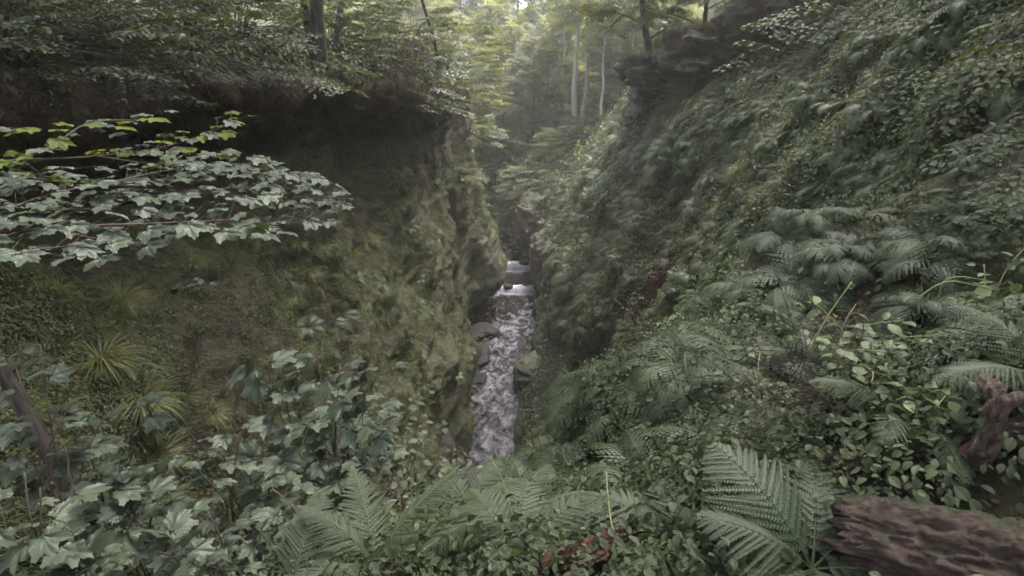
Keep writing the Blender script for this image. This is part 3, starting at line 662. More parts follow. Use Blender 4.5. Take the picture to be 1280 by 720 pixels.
# ------------------------------------------------------------------ saplings with broad leaves
def leafy(name, label, cat, base, branches, tmpls, mat, size, step=.11, start=.15, stemr=.012, spread=.09, mat2=None, frac2=0, pair=True, group=None, stemmat='stem', tilt=.22, lat=1.0, seed=0, sub=None):
    """branches: polylines in world space; leaves in opposite pairs held out on petioles"""
    r = np.random.default_rng(seed + 77); root = bpy.data.objects.new(name, None); COL.objects.link(root); root.location = base
    tag(root, label, cat, group); B = np.array(base); stems = []; loc, yd, up, sc = [], [], [], []
    for br, (r0, r1) in branches:
        pts = smooth_path(br, 7); A = np.array([tuple(p) for p in pts]); stems.append(tube([tuple(Vector(a) - Vector(base)) for a in A], [r0, r1], 6, 0))
        seg = np.linalg.norm(np.diff(A, axis=0), axis=1); cum = np.concatenate([[0], np.cumsum(seg)]); L = cum[-1]; s = L * start; k = 0
        while s <= L:
            p = np.array([np.interp(s, cum, A[:, q]) for q in range(3)]); s2 = min(L, s + .05); p2 = np.array([np.interp(s2, cum, A[:, q]) for q in range(3)])
            tg = (p2 - p) if s2 > s else (A[-1] - A[-2]); tg = tg / (np.linalg.norm(tg) + 1e-9)
            h = np.cross(tg, [0, 0, 1.]); h = h / (np.linalg.norm(h) + 1e-9) if np.linalg.norm(h) > .2 else np.array([math.cos(k*1.6), math.sin(k*1.6), 0])
            rot = k * 1.4
            for sd in ((-1, 1) if pair else ((-1)**k,)):
                dr = h * sd * lat * (1 if abs(tg[2]) < .6 else math.cos(rot)) + tg * .45 + np.array([0, 0, .12]) + (np.cross(h, tg) * sd * math.sin(rot) if abs(tg[2]) >= .6 else 0) + r.normal(0, .18, 3)
                dr /= np.linalg.norm(dr); pl = spread * (.4 + 1.1 * r.random()); q = p + dr * pl
                if r.random() < .93:
                    stems.append(tube([tuple(p - B), tuple(q - B + [0, 0, .01])], [.0016, .0012], 3, 0, cap=False))
                    loc.append(q - B); yd.append(dr * [1, 1, .3] + r.normal(0, .12, 3)); up.append(np.array([0, -.10, 1.]) + r.normal(0, tilt, 3)); sc.append(size * (.55 + .6*r.random()))
            s += step * (.7 + .6*r.random()); k += 1
    stem = join(stems); obj('stem', mesh('stem', stem[0], stem[1], M[stemmat], smooth=True), root)
    loc, yd, up, sc = map(np.array, (loc, yd, up, sc)); n = len(loc)
    V, T, t = inst_multi(tmpls, rots(None, up, yd), loc, sc, .42 + r.normal(0, .24, n))
    if mat2:
        per = len(tmpls[0][0]); fl = r.random(len(V) // per) < frac2; tl = len(tmpls[0][1])
        mi = np.repeat(fl.astype(int), tl); obj('foliage', mesh('foliage', V, T, [M[mat], M[mat2]], t, True, mi), root)
    else: obj('foliage', mesh('foliage', V, T, M[mat], t, True), root)
    return root
A_ = lambda *a: tuple(at(*a))
# the sycamore boughs reaching in from the left
leafy('sycamore_sapling', 'spreading sycamore sapling reaching in pale tiers from the left edge', 'sapling', (-3.9, 2.4, 14.2),
  [([(-3.9, 2.4, 14.2), (-3.7, 2.6, 15.0), A_(-60, 300, 2.7), A_(60, 285, 2.9), A_(180, 280, 3.1), A_(285, 275, 3.3)], (.02, .004)),
   ([A_(0, 300, 2.8), A_(110, 255, 3.2), A_(230, 240, 3.6), A_(330, 250, 3.9), A_(425, 255, 4.1)], (.009, .003)),
   ([A_(60, 285, 2.9), A_(170, 250, 3.4), A_(260, 215, 3.9), A_(390, 225, 4.4)], (.008, .003)),
   ([A_(180, 262, 3.2), A_(280, 285, 3.4), A_(400, 275, 3.7)], (.006, .002)),
   ([A_(-60, 300, 2.7), A_(40, 250, 3.0), A_(150, 225, 3.5), A_(250, 205, 3.9)], (.008, .003)),
   ([A_(-80, 330, 2.3), A_(20, 315, 2.5), A_(110, 305, 2.7)], (.007, .002)),
   ([A_(-60, 300, 2.7), A_(-10, 240, 3.0), A_(60, 215, 3.4)], (.007, .002)),
   ([A_(110, 255, 3.2), A_(200, 225, 3.7), A_(300, 205, 4.2), A_(345, 215, 4.4)], (.006, .002)),
   ([A_(60, 285, 2.9), A_(130, 300, 2.95), A_(200, 305, 3.0)], (.006, .002)),
   ([A_(230, 240, 3.6), A_(320, 235, 4.0), A_(415, 240, 4.3)], (.006, .002)),
   ([A_(-60, 300, 2.7), A_(0, 270, 2.9), A_(80, 262, 3.0), A_(140, 262, 3.1)], (.006, .002))],
  SYC, 'syc', .155, step=.068, start=.22, spread=.17, tilt=.22, seed=1)
leafy('sycamore_sapling', 'sycamore sapling with many leaves tinted yellow green as if backlit above the pale tiers at left', 'sapling', (-5.3, 3.6, 14.3),
  [([(-5.3, 3.6, 14.3), (-5.0, 3.7, 15.2), A_(20, 200, 3.8), A_(110, 155, 4.1), A_(190, 150, 4.4)], (.018, .003)),
   ([A_(20, 200, 3.8), A_(120, 195, 4.2), A_(220, 180, 4.6), A_(310, 145, 5.0)], (.008, .002)),
   ([A_(-80, 240, 3.4), A_(10, 222, 3.6), A_(80, 228, 3.9)], (.008, .002)),
   ([A_(120, 195, 4.2), A_(200, 205, 4.3), A_(260, 195, 4.6)], (.006, .002)),
   ([A_(-90, 180, 3.6), A_(-20, 160, 3.9), A_(30, 165, 4.1)], (.006, .002))],
  SYC, 'syc', .14, step=.07, start=.28, spread=.17, mat2='syc_backlit', frac2=.5, tilt=.16, seed=2)
def upright(label, base, tops, size, seed, tmpls=SYC, mat='syc', name='sycamore_sapling', step=.1, spread=.1, start=.35, stemr=.008, cat='sapling', stemmat='stem', group=None, tilt=.3, mat2=None, frac2=0):
    b = Vector(base); br = []
    for k, tp in enumerate(tops):
        tp = Vector(tp); o = b if k == 0 else b.lerp(Vector(tops[0]), .25 + .1*(k % 3))
        mid = o.lerp(tp, .55) + Vector((random.uniform(-.08, .08), random.uniform(-.08, .08), .06))
        br.append(([tuple(o), tuple(mid), tuple(tp)], (stemr if k == 0 else stemr*.6, .003)))
    return leafy(name, label, cat, tuple(b), br, tmpls, mat, size, step, start, stemr, spread, group=group, stemmat=stemmat, tilt=tilt, seed=seed, mat2=mat2, frac2=frac2)
def gb(px, py, Y, dx=0, dy=0):
    p = at(px, py, Y); x, y = p.x + dx, p.y + dy; return (x, y, ground(x, y) - .02)
upright('young sycamore with a star of pale leaves in front of the mossy wall', gb(400, 470, 3.1), [A_(425, 455, 3.1), A_(395, 440, 3.2), A_(470, 470, 3.0), A_(350, 480, 3.0), A_(330, 470, 3.1)], .185, 11, step=.14)
upright('leafy sycamore sapling below the star shaped one left of the bramble', gb(290, 560, 2.6), [A_(300, 540, 2.6), A_(240, 545, 2.5), A_(360, 545, 2.8), A_(330, 590, 2.6), A_(250, 590, 2.4), A_(390, 520, 2.9)], .155, 12, step=.15)
upright('tall sycamore sapling rising at the left edge halfway down', gb(40, 560, 2.2), [A_(20, 460, 2.4), A_(90, 500, 2.4), A_(0, 540, 2.2), A_(130, 520, 2.5), A_(50, 430, 2.5)], .145, 13, step=.18)
upright('broad leaved sapling in the bottom left corner', gb(60, 700, 1.9), [A_(50, 610, 1.9), A_(100, 660, 1.8), A_(0, 660, 1.8), A_(150, 690, 1.7), A_(30, 590, 2.0)], .15, 14, step=.15)
upright('dense low sycamore sapling at the bottom edge left of the ferns', gb(250, 700, 2.0), [A_(260, 640, 2.1), A_(200, 690, 1.9), A_(310, 680, 2.0), A_(350, 650, 2.2), A_(270, 700, 1.8), A_(220, 640, 2.1)], .14, 15, step=.14)
upright('sycamore sapling with large pale leaves beside the upright fern fronds', gb(390, 700, 2.1), [A_(390, 670, 2.1), A_(360, 700, 1.9), A_(430, 700, 2.0), A_(365, 630, 2.3), A_(340, 610, 2.4)], .15, 16, step=.14)
upright('sparse sapling with lobed leaves by the bare soil patch', gb(110, 570, 3.2), [A_(110, 560, 3.1), A_(165, 540, 3.2), A_(80, 600, 2.9), A_(200, 500, 3.4)], .19, 17, step=.24)
upright('small sycamore sapling hanging in the shade under the pale tiers', tuple(hit(235, 365)[0]), [tuple(hit(235, 365)[0] + Vector(v)) for v in ((.15, -.3, .25), (-.2, -.3, .2), (.4, -.2, .15))], .2, 18, step=.22)
upright('leafy sycamore sapling standing between the star shaped one and the bramble', gb(450, 540, 2.9), [A_(455, 510, 2.9), A_(420, 530, 2.8), A_(480, 540, 2.8), A_(440, 560, 2.7), A_(400, 560, 2.7)], .15, 19, step=.13)
upright('sycamore sapling crowded against the leaning dark stem at the left', gb(150, 620, 2.5), [A_(150, 580, 2.5), A_(190, 600, 2.4), A_(110, 600, 2.3), A_(170, 640, 2.2), A_(215, 570, 2.6)], .15, 20, step=.13)
# oval leaved plants of the near right bank
OV = [leaf_oval(.62, .07), leaf_oval(.7, .05), leaf_oval(.55, .09)]
def honey(label, px, py, Y, tops, size, seed, step=.07, mat='oval', **k):
    return upright(label, gb(px, py, Y), [A_(*t) for t in tops], size, seed, OV, mat, 'leafy_shrub', step, .035, .3, .006, 'shrub', k.pop('stemmat', 'greenstem'), **k)
honey('light green shrub with paired oval leaves in the middle of the near right bank', 1070, 470, 2.5, [(1010,370,2.7), (1070,380,2.6), (1130,400,2.5), (1040,430,2.4), (1110,440,2.35), (1150,470,2.3), (985,420,2.7), (1180,420,2.5), (1090,480,2.2)], .075, 21)
honey('arching stem with large paired oval leaves beside the curved dead branch', 1210, 560, 2.1, [(1120,500,2.1), (1170,510,2.0), (1200,500,2.1), (1145,535,2.0)], .085, 22, step=.09)
honey('low yellow green leafy plant left of the brown twig tangle', 960, 510, 3.0, [(950,440,3.2), (900,460,3.4), (990,490,2.8), (930,500,3.0), (1010,520,2.6), (880,500,3.2), (960,540,2.7)], .06, 23)
honey('small leafy plant at the foot of the brown twig tangle', 1050, 580, 2.3, [(1065,500,2.3), (1040,540,2.2), (1085,520,2.2), (1100,550,2.1)], .06, 24)
honey('fine oval leaved plant on the bank above the middle bottom fern', 780, 600, 3.0, [(740,600,3.0), (790,580,3.2), (840,560,3.3), (720,640,2.7), (800,630,2.7), (860,600,3.0), (760,560,3.4), (840,640,2.6), (700,600,3.1)], .055, 25)
honey('pale weed with two yellow leaves beside the long grass stalk at the bottom', 800, 715, 1.9, [(790,690,1.9), (805,680,1.9)], .05, 26, step=.12)
honey('shady leafy shrub at the far right edge above the curved dead branch', 1240, 420, 2.8, [(1230,330,3.0), (1270,360,2.8), (1200,380,2.8), (1260,410,2.6), (1290,300,3.0)], .07, 27)
# bramble by the stream
honey('grey green bramble of small leaves standing over the dark cave mouth', 520, 620, 3.0, [(480,520,3.2), (520,500,3.4), (560,530,3.2), (500,560,3.0), (545,580,3.0), (460,570,3.0), (580,560,3.2), (430,530,3.2), (535,470,3.6), (420,500,3.3)], .062, 28, step=.045, mat='cover', stemmat='stem')
honey('second small leaved bramble below it reaching towards the stream', 540, 690, 2.6, [(480,600,2.8), (520,590,2.8), (560,600,2.8), (440,590,2.7), (600,590,2.9), (500,640,2.5)], .058, 29, step=.045, mat='cover', stemmat='stem')

# ------------------------------------------------------------------ individual ferns
frond_me = [mesh('frond', *f[:2], M['fern'], f[2] + .4) for f in FR2]
frond_mid = [mesh('frond', *f[:2], M['fern'], f[2] + .42) for f in FR1]
FR3 = [frond(25, 2, 48, 5, .30, 31, .2), frond(25, 2, 60, 18, .27, 32, -.3)]
FRB = [frond(17, 2, 40 + 8*q, -18, .40, 41 + q, (-.3, .3, .1)[q], .036) for q in range(3)]
frond_broad = [mesh('frond', *f[:2], M['fern'], f[2] + .42) for f in FRB]
frond_up = [mesh('frond', *f[:2], M['fern'], f[2] + .48) for f in FR3]
def fern(label, base, n, L, up=(0, 0, 1), tmpl=None, seed=0, yaws=None, group=None, w=.26):
    r = random.Random(seed); root = bpy.data.objects.new('fern', None); COL.objects.link(root); root.location = base
    upv = Vector(up).normalized(); root.rotation_euler = upv.to_track_quat('Z', 'Y').to_euler(); tag(root, label, 'fern', group)
    for k in range(n):
        y = yaws[k] if yaws else k * 6.283 / n + r.uniform(-.25, .25); s = L * r.uniform(.75, 1.1)
        o = obj('frond', r.choice(tmpl or frond_me), root, rot=(r.uniform(-.15, .15), r.uniform(-.15, .15), y)); o.scale = (s, s, s)
    return root
def fern_at(label, px, py, n=8, L=.7, Y=None, seed=0, tmpl=None, lift=0, yaws=None):
    if Y is None:
        p, nn = hit(px, py)
    else:
        g = gb(px, py, Y); p = Vector(g); nn = Vector((0, 0, 1))
    return fern(label, tuple(p + Vector((0, 0, lift))), n, L, tuple(nn * .55 + Vector((0, 0, .6))), tmpl, seed, yaws)
# foreground
fern('large pale fern filling the bottom middle of the frame', (.0, 2.25, ground(.0, 2.25) + .2), 8, .58, (0, .3, 1), frond_me, 1)
fern('pale fern with fine fronds just left of the long dry stalk at the bottom', (-.28, 2.85, ground(-.28, 2.85) + .2), 9, .68, (0, .2, 1), frond_me, 2)
fern('fern with two upright feathery fronds at the bottom left of centre', (-.62, 1.95, ground(-.62, 1.95) + .12), 5, .56, (-.1, .1, 1), frond_up, 3)
fern('small fern between the large leaves at the bottom edge', (-.95, 1.75, ground(-.95, 1.75) + .05), 6, .5, (0, 0, 1), frond_me, 4)
fern('large broad fern spreading over the end of the fallen log', tuple(atg(1015, 712, .12)), 9, .56, (-.05, -.1, 1), frond_broad, 5, [.1, .9, -.6, 1.7, 2.5, -1.4, 3.3, 4.1, -2.2])
fern('fern tucked between the red log piece and the large broad fern', tuple(atg(850, 690, .08)), 6, .5, (0, 0, 1), frond_broad, 6)
fern('fern at the bottom centre right beside the red log piece', tuple(atg(650, 700, .02)), 8, .6, (-.1, 0, 1), frond_broad, 7)
fern('fern in the shade between the log and the curved dead branch', (1.75, 2.15, ground(1.75, 2.15) + .05), 7, .45, (0, 0, 1), frond_me, 8)
fern('fern at the right edge behind the fallen log', (2.15, 1.95, ground(2.15, 1.95) + .05), 8, .5, (0, 0, 1), frond_me, 9)
spec = [('fern arching over the near bank right of the oval leaved shrub', 1230, 455, 8, .55), ('wide fern on the bank above the oval leaved shrub', 1090, 335, 9, .7),
 ('fern at the right edge above the wide bank fern', 1210, 285, 9, .75), ('low fern left of the oval leaved shrub', 940, 370, 8, .7), ('fern on the bank behind the low left one', 980, 300, 8, .75),
 ('dark fern in the upper right under the hanging sprays', 1150, 215, 9, .8), ('fern at the right edge level with the hanging sprays', 1250, 190, 8, .8), ('fern halfway up the right slope below the hanging sprays', 1030, 235, 8, .85),
 ('fern left of the halfway fern on the right slope', 950, 235, 8, .9), ('fern above the reddish soil scar', 838, 300, 8, 1.0), ('fern right beside the reddish soil scar', 790, 345, 8, .9), ('fern just left of the reddish soil scar', 755, 330, 8, .9),
 ('fern below the reddish soil scar', 770, 420, 8, .8), ('fern overhanging the stream side rock on the right bank', 725, 400, 8, .8), ('fern over the mossy rock by the stream', 705, 470, 7, .7),
 ('fern on the slope between scar and oval leaved shrub', 870, 350, 8, .8), ('fern lower on the slope above the bottom plants', 820, 500, 8, .6), ('fern beside the brown litter patch on the lower slope', 890, 480, 7, .55),
 ('fern high on the slope below the dark ledge', 900, 150, 8, 1.0), ('fern below the overhanging slab', 815, 170, 8, 1.1), ('fern hanging over the red rock by the waterfall', 715, 290, 7, .8), ('fern on the skyline of the right bank before the birch trunks', 745, 215, 8, 1.1)]
for k, (lb, px, py, n, L) in enumerate(spec): fern_at(lb, px, py, n, L * .66, seed=20 + k, tmpl=frond_me if k < 8 else frond_mid)
spec = [('bright fern on the left rim beside the twin trunks', 455, 68, 9, 1.0), ('bright fern right of the first on the left rim', 492, 76, 8, .85), ('fern at the foot of the thicker trunk on the left rim', 425, 82, 7, .8),
 ('dark fern on the mossy wall above the star shaped sapling', 425, 395, 8, .75), ('dark fern left of it on the mossy wall', 385, 410, 7, .6), ('tiny fern on the wall edge above the stream', 590, 440, 6, .45), ('small fern lower on the wall edge by the cave', 570, 470, 6, .5),
 ('small fern clinging to the middle of the wall edge', 555, 330, 6, .4), ('little fern under the bulge of the left wall', 525, 350, 6, .4)]
for k, (lb, px, py, n, L) in enumerate(spec): fern_at(lb, px, py, n, L, seed=60 + k, tmpl=frond_mid)

# ------------------------------------------------------------------ grass tufts
TB = [mesh('grass_tuft', *(lambda q: (q[0], q[1], M['grass'], q[2] + .8))(tuft(330, .42, 40 + s, 1.25, .0042))) for s in range(3)]
tf = [('bright grass tuft on the left slope beneath the pale sycamore tiers', 150, 378, 1.0), ('grass tuft left of the bright one, half in shade', 70, 372, .75), ('grass tuft below the bright one', 128, 455, 1.0), ('wide grass tuft right above the soil patch', 175, 505, 1.1),
 ('grass tuft hanging at the right side of the soil patch', 195, 575, 1.0), ('ragged grass tuft at the lower right of the soil patch', 200, 630, .8), ('grass tuft at the lower left of the soil patch', 125, 640, .7), ('grass tuft in the middle of the mossy wall', 385, 340, 1.0),
 ('grass tuft upper right of the middle one on the mossy wall', 440, 322, 1.0), ('small grass tuft above the middle one', 372, 305, .7), ('grass tuft highest on the mossy wall', 465, 300, .8), ('grass tuft right of the soil patch under lobed leaves', 262, 520, .7),
 ('slim grass tuft at the right of the mossy wall bulge', 545, 290, .8), ('grass tuft on the left wall edge over the pool', 600, 230, .9), ('yellowish grass tuft above the dark wall fern', 360, 375, .7), ('small grass tuft in the shade under the sapling stem', 240, 330, .6),
 ('bright long grass tuft in front of the fern by the log', 955, 570, .6), ('fresh green grass tuft left of the fallen log end', 905, 560, .5), ('thin grass tuft in the grass gap of the lower right slope', 720, 520, .8), ('yellow grass tuft midway up the right slope', 925, 215, 1.3),
 ('yellow grass tuft below the first on the right slope', 905, 260, 1.2), ('small grass tuft at the bottom edge beside the pale fern', 590, 690, .5)]
for k, (lb, px, py, s) in enumerate(tf):
    p, nn = hit(px, py); o = obj('grass_tuft', TB[k % 3], loc=p); upv = (nn * .45 + Vector((0, 0, .75))).normalized()
    q = upv.to_track_quat('Z', 'Y') @ Matrix.Rotation(k * 1.7, 3, 'Z').to_quaternion(); o.rotation_euler = q.to_euler(); s *= 1.0 if p.length < 3.5 else 1.2; o.scale = (s, s, s)
    tag(o, lb, 'grass tuft', 'grass tufts on the gorge walls')

# ------------------------------------------------------------------ shrubs made of flat leafy boughs
SP = [spray(OVAL, .078, 12, s, .25, 8) for s in range(3)]; SPH = [spray(OVAL, .10, 8, s + 30, .4, 4) for s in range(3)]; SPL = [spray(LO, .12, 10, s + 10, .3, 7) for s in range(4)]
def boughs(name, label, base, pts, mat, cat, size=1.0, lo=False, stemr=.02, seed=0, group=None, dirv=None, stemmat='bark', tms=None):
    """pts: (x,y,z, dir) spray positions in world space"""
    r = np.random.default_rng(seed); root = bpy.data.objects.new(name, None); COL.objects.link(root); root.location = base; tag(root, label, cat, group)
    B = np.array(base); tm = tms or (SPL if lo else SP); stems, lf, wd = [], [], []
    for (p, d, s) in pts:
        p = np.array(p) - B; d = np.array(d, float); up = np.array([0, 0, 1.]) - .2*d*abs(d[2]) + r.normal(0, .12, 3)
        Mx = rots(None, up[None], d[None]); Mx[0, :, 1] = d / np.linalg.norm(d); x = np.cross(Mx[0, :, 1], up); x /= np.linalg.norm(x); Mx[0, :, 0] = x; Mx[0, :, 2] = np.cross(x, Mx[0, :, 1])
        a, b = tm[r.integers(len(tm))]; tn = np.array([.42 + r.normal()*.09])
        lf.append(inst(a, Mx, p[None], np.array([s*size]), tn)); wd.append(inst(b, Mx, p[None], np.array([s*size]), tn))
        m1 = p * .35 + np.array([0, 0, .35 * abs(p[2]) + .1]); m2 = p * .75 + np.array([0, 0, .12 * abs(p[2])])
        stems.append(tube([(0, 0, 0), tuple(m1), tuple(m2), tuple(p)], [stemr, stemr*.6, stemr*.3], 5, 3, cap=False))
    w = join(wd + stems); obj('stem', mesh('stem', w[0], w[1], M[stemmat], smooth=True), root)
    f = join(lf); obj('foliage', mesh('foliage', f[0], f[1], M[mat], f[2]), root); return root
def dome(base, n, rad, h, seed, s=1.0, bias=(0, 0), low=.25, flat=0.0):
    r = np.random.default_rng(seed); out = []
    for i in range(n):
        a = r.random()*6.283; e = low + (1 - low) * r.random(); q = math.sqrt(1 - .8*e*e) * rad * (.45 + .55*r.random())
        p = (base[0] + math.cos(a)*q + bias[0]*e, base[1] + math.sin(a)*q + bias[1]*e, base[2] + h*e)
        out.append((p, (math.cos(a) + bias[0]*.3, math.sin(a) + bias[1]*.3, -.15 + .3*e*(1-flat)), s * (.7 + .5*r.random())))
    return out
# (label, x, y, nsprays, radius, height, bias, material, spray scale)
sh = [('dark layered beech shrub drooping over the rim above the leaves tinted as backlit', -5.6, 7.2, 40, 1.7, .9, (.5, -.7), 'bough', .9),
 ('layered beech shrub at the rim in the top left corner', -7.6, 7.2, 36, 1.6, 1.2, (.2, -.9), 'bough', .9),
 ('layered shrub drooping over the rim left of the twin trunks', -4.5, 9.6, 34, 1.6, .7, (.6, -.6), 'bough', .85),
 ('pale leafy bush behind the layered shrubs at the top left', -7.2, 10.6, 40, 1.8, 1.3, (0, 0), 'bough', .9),
 ('bush with grey leaves at the very top left', -9.8, 9.8, 40, 2.0, 1.6, (0, 0), 'bough', 1.0),
 ('yellow green bush behind the rim left of the twin trunks', -6.3, 13.8, 40, 2.0, 1.6, (0, 0), 'yellow_bough', 1.0),
 ('yellow green bush on the upper left slope', -10.5, 14.5, 46, 2.4, 1.8, (0, 0), 'yellow_bough', 1.1),
 ('shady bush behind the twin trunks', -5.4, 18.0, 42, 1.9, 2.2, (0, 0), 'bough', 1.0),
 ('bush at the far left of the upper slope', -13.5, 13.0, 46, 2.6, 2.2, (0, 0), 'bough', 1.2),
 ('twiggy brown green bush on the rim right of the bright ferns', -3.9, 20.5, 40, 1.5, 2.2, (.3, 0), 'bough', .9),
 ('big bush filling the upper left background', -9, 20, 60, 3.0, 3.4, (0, 0), 'bough', 1.4),
 ('yellowish big bush behind the twin trunks', -7.5, 25, 60, 2.8, 3.6, (0, 0), 'yellow_bough', 1.4),
 ('big grey green bush far back on the upper left slope', -15, 22, 70, 4.0, 4.0, (0, 0), 'bough', 1.6),
 ('large bush at the back of the upper left corner', -20, 20, 70, 4.0, 4.0, (0, 0), 'yellow_bough', 1.6),
 ('tall bush on the rim behind the twiggy one', -4.2, 25.0, 46, 1.7, 3.2, (.5, 0), 'bough', 1.0),
 ('yellow green bush leaning over the far edge of the left wall', -3.6, 31.0, 50, 1.8, 2.8, (.9, 0), 'yellow_bough', 1.1),
 ('pale bush spilling down the far end of the left wall', -3.4, 38.0, 56, 2.0, 2.8, (1.2, 0), 'yellow_bough', 1.2)]
for k, (lb, x, y, n, rad, h, bi, mt, s) in enumerate(sh):
    while ground(x, y) < 15.2 or ground(x + .35, y) < 15.2: x -= .15
    b = (x, y, ground(x, y) - .05); boughs('shrub', lb, b, dome(b, int(n * 1.8), rad * 1.15, h, 100 + k, s, bi, -.35), mt, 'shrub', lo=y > 12, seed=k, stemr=.012)
# bushes hanging on the lower cliffs by the bend
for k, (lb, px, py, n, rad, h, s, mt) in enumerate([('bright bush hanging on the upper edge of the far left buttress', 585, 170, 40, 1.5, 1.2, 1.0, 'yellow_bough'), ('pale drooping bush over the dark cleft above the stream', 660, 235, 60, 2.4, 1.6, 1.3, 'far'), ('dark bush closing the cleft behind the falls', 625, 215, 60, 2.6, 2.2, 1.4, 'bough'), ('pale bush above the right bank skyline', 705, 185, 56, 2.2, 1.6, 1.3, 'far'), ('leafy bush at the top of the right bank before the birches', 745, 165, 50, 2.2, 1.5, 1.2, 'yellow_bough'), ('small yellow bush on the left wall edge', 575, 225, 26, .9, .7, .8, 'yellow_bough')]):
    p, nn = hit(px, py); b = tuple(p); boughs('shrub', lb, b, dome(b, int(n * 1.8), rad * 1.2, h * 1.2, 200 + k, s * 1.15, (0, -.3), -.3), mt, 'shrub', lo=True, seed=50 + k)
# sprays of the right slope
def hang(label, base, tips, mat, s, seed, name='hazel_shrub', cat='shrub'):
    r = np.random.default_rng(seed); pts = []
    for (p, d) in tips:
        for k in range(2): pts.append((tuple(np.array(p) + r.normal(0, .2, 3) * [1, 1, .5]), np.array(d) + r.normal(0, .25, 3), s * (.7 + .5*r.random())))
    return boughs(name, label, base, pts, mat, cat, seed=seed, stemr=.010, tms=SPH)
dl = (-.75, -.35, -.35)
def rb(x, y): return (x, y, ground(x, y) - .03)
hang('hazel shrub with pale sprays sweeping down from the upper right edge', rb(7.0, 6.4), [(A_(1240, 75, 5.2), dl), (A_(1190, 95, 5.2), dl), (A_(1290, 110, 4.9), dl), (A_(1230, 150, 4.7), dl), (A_(1300, 40, 5.4), dl), (A_(1310, 180, 4.5), dl)], 'cover', .6, 1)
hang('hazel shrub whose sprays hang at the top edge right of the dark ledge', rb(8.0, 9.5), [(A_(1060, 5, 8.0), dl), (A_(1110, 0, 7.6), dl), (A_(1150, 30, 7.2), dl)], 'cover', .75, 2)
hang('pale shrub clinging below the dark ledge', rb(9.3, 17.0), [(A_(985, 30, 15), dl), (A_(960, 60, 15), dl), (A_(1000, 10, 15), dl), (A_(945, 75, 15), dl)], 'cover', 1.2, 3)
hang('hazel shrub at the right edge under the sweeping sprays', rb(5.8, 4.4), [(A_(1270, 235, 4.0), dl), (A_(1300, 215, 4.0), dl)], 'cover', .45, 4)

# ------------------------------------------------------------------ trees
def make_tree(H, r0, crown0, rad, nsp, seed, mat='far', bark='bark', lean=(0, 0), ssize=1.9, density=1.0, nl=11):
    """returns (trunk mesh, crown mesh): tapered trunk with limbs, crown of flat leafy sprays round the limbs"""
    r = np.random.default_rng(seed); parts = []; P = []
    n = 9
    for i in range(n + 1):
        s = i / n; P.append(np.array([lean[0]*s*H + r.normal()*.05*H*.12, lean[1]*s*H + r.normal()*.05*H*.12, -.4 + H*s]))
    parts.append(tube([tuple(p) for p in P], [r0*1.3, r0, r0*.8, r0*.62, r0*.42, r0*.12], 10, 3, wob=.25)); sprays = []; wood = []
    for k in range(nl):
        s = crown0 + (1 - crown0) * (k + .4*r.random()) / nl; q = min(int(s*n), n-1); p = P[q] + (P[q+1] - P[q]) * (s*n - q)
        a = k * 2.4 + r.random(); L = rad * (1 - .55*(s - crown0)/(1 - crown0 + 1e-6)) * (.75 + .5*r.random()); d = np.array([math.cos(a), math.sin(a), .35 + .5*s]); pts = [p]
        for i in range(5): d = d + np.array([r.normal()*.12, r.normal()*.12, -.06]); pts.append(pts[-1] + d / np.linalg.norm(d) * L / 5)
        rr = r0 * .42 * (1 - s*.6); parts.append(tube([tuple(x) for x in pts], [rr, rr*.5, .015], 6, 2))
        for m_ in range(max(2, int(nsp / nl))):
            t = .25 + .75*r.random()**.7; i = min(int(t*5), 4); b = pts[i] + (pts[i+1] - pts[i])*(t*5 - i); az = a + r.normal()*.9
            b = b + r.normal(0, .12 * rad, 3) * [1, 1, .6]; sprays.append((b, np.array([math.cos(az), math.sin(az), -.35 + r.normal()*.4]), ssize*(.65 + .6*r.random())))
    S_ = np.array([x[2] for x in sprays]); D_ = np.array([x[1] for x in sprays]); L_ = np.array([x[0] for x in sprays]); up = np.array([0, 0, 1.]) + r.normal(0, .42, (len(L_), 3))
    Mx = rots(None, up, D_); k = r.integers(0, len(SPL), len(L_)); lf, wd = [], []; tn = .45 + r.normal(0, .12, len(L_))
    for i in range(len(SPL)):
        s = k == i
        if s.any(): lf.append(inst(SPL[i][0], Mx[s], L_[s], S_[s], tn[s])); wd.append(inst(SPL[i][1], Mx[s], L_[s], S_[s], tn[s]))
    w = join(parts + wd); f = join(lf)
    return mesh('trunk', w[0], w[1], M[bark], smooth=True), mesh('crown', f[0], f[1], M[mat], f[2])
def place_tree(name, mt, x, y, label, rz=0, s=1.0, group=None, z=None):
    while name == 'rim_tree' and x < 0 and ground(x + .2, y) < 15.2: x -= .1
    root = bpy.data.objects.new(name, None); COL.objects.link(root); root.location = (x, y, (ground(x, y) if z is None else z) - .05); root.rotation_euler = (0, 0, rz); root.scale = (s, s, s)
    tag(root, label, 'tree', group); obj('trunk', mt[0], root); obj('crown', mt[1], root); return root
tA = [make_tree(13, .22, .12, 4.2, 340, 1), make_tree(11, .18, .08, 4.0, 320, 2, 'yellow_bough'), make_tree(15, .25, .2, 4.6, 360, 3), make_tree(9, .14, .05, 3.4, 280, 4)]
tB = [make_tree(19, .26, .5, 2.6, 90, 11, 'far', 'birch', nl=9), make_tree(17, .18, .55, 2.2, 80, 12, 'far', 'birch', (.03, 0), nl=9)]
tC = [make_tree(22, .13, .45, 6.0, 420, 21, 'bough', 'bark', (.15, 0), ssize=1.9, nl=15), make_tree(20, .075, .42, 5, 300, 22, 'bough', 'bark', (.13, 0), ssize=1.7, nl=13)]
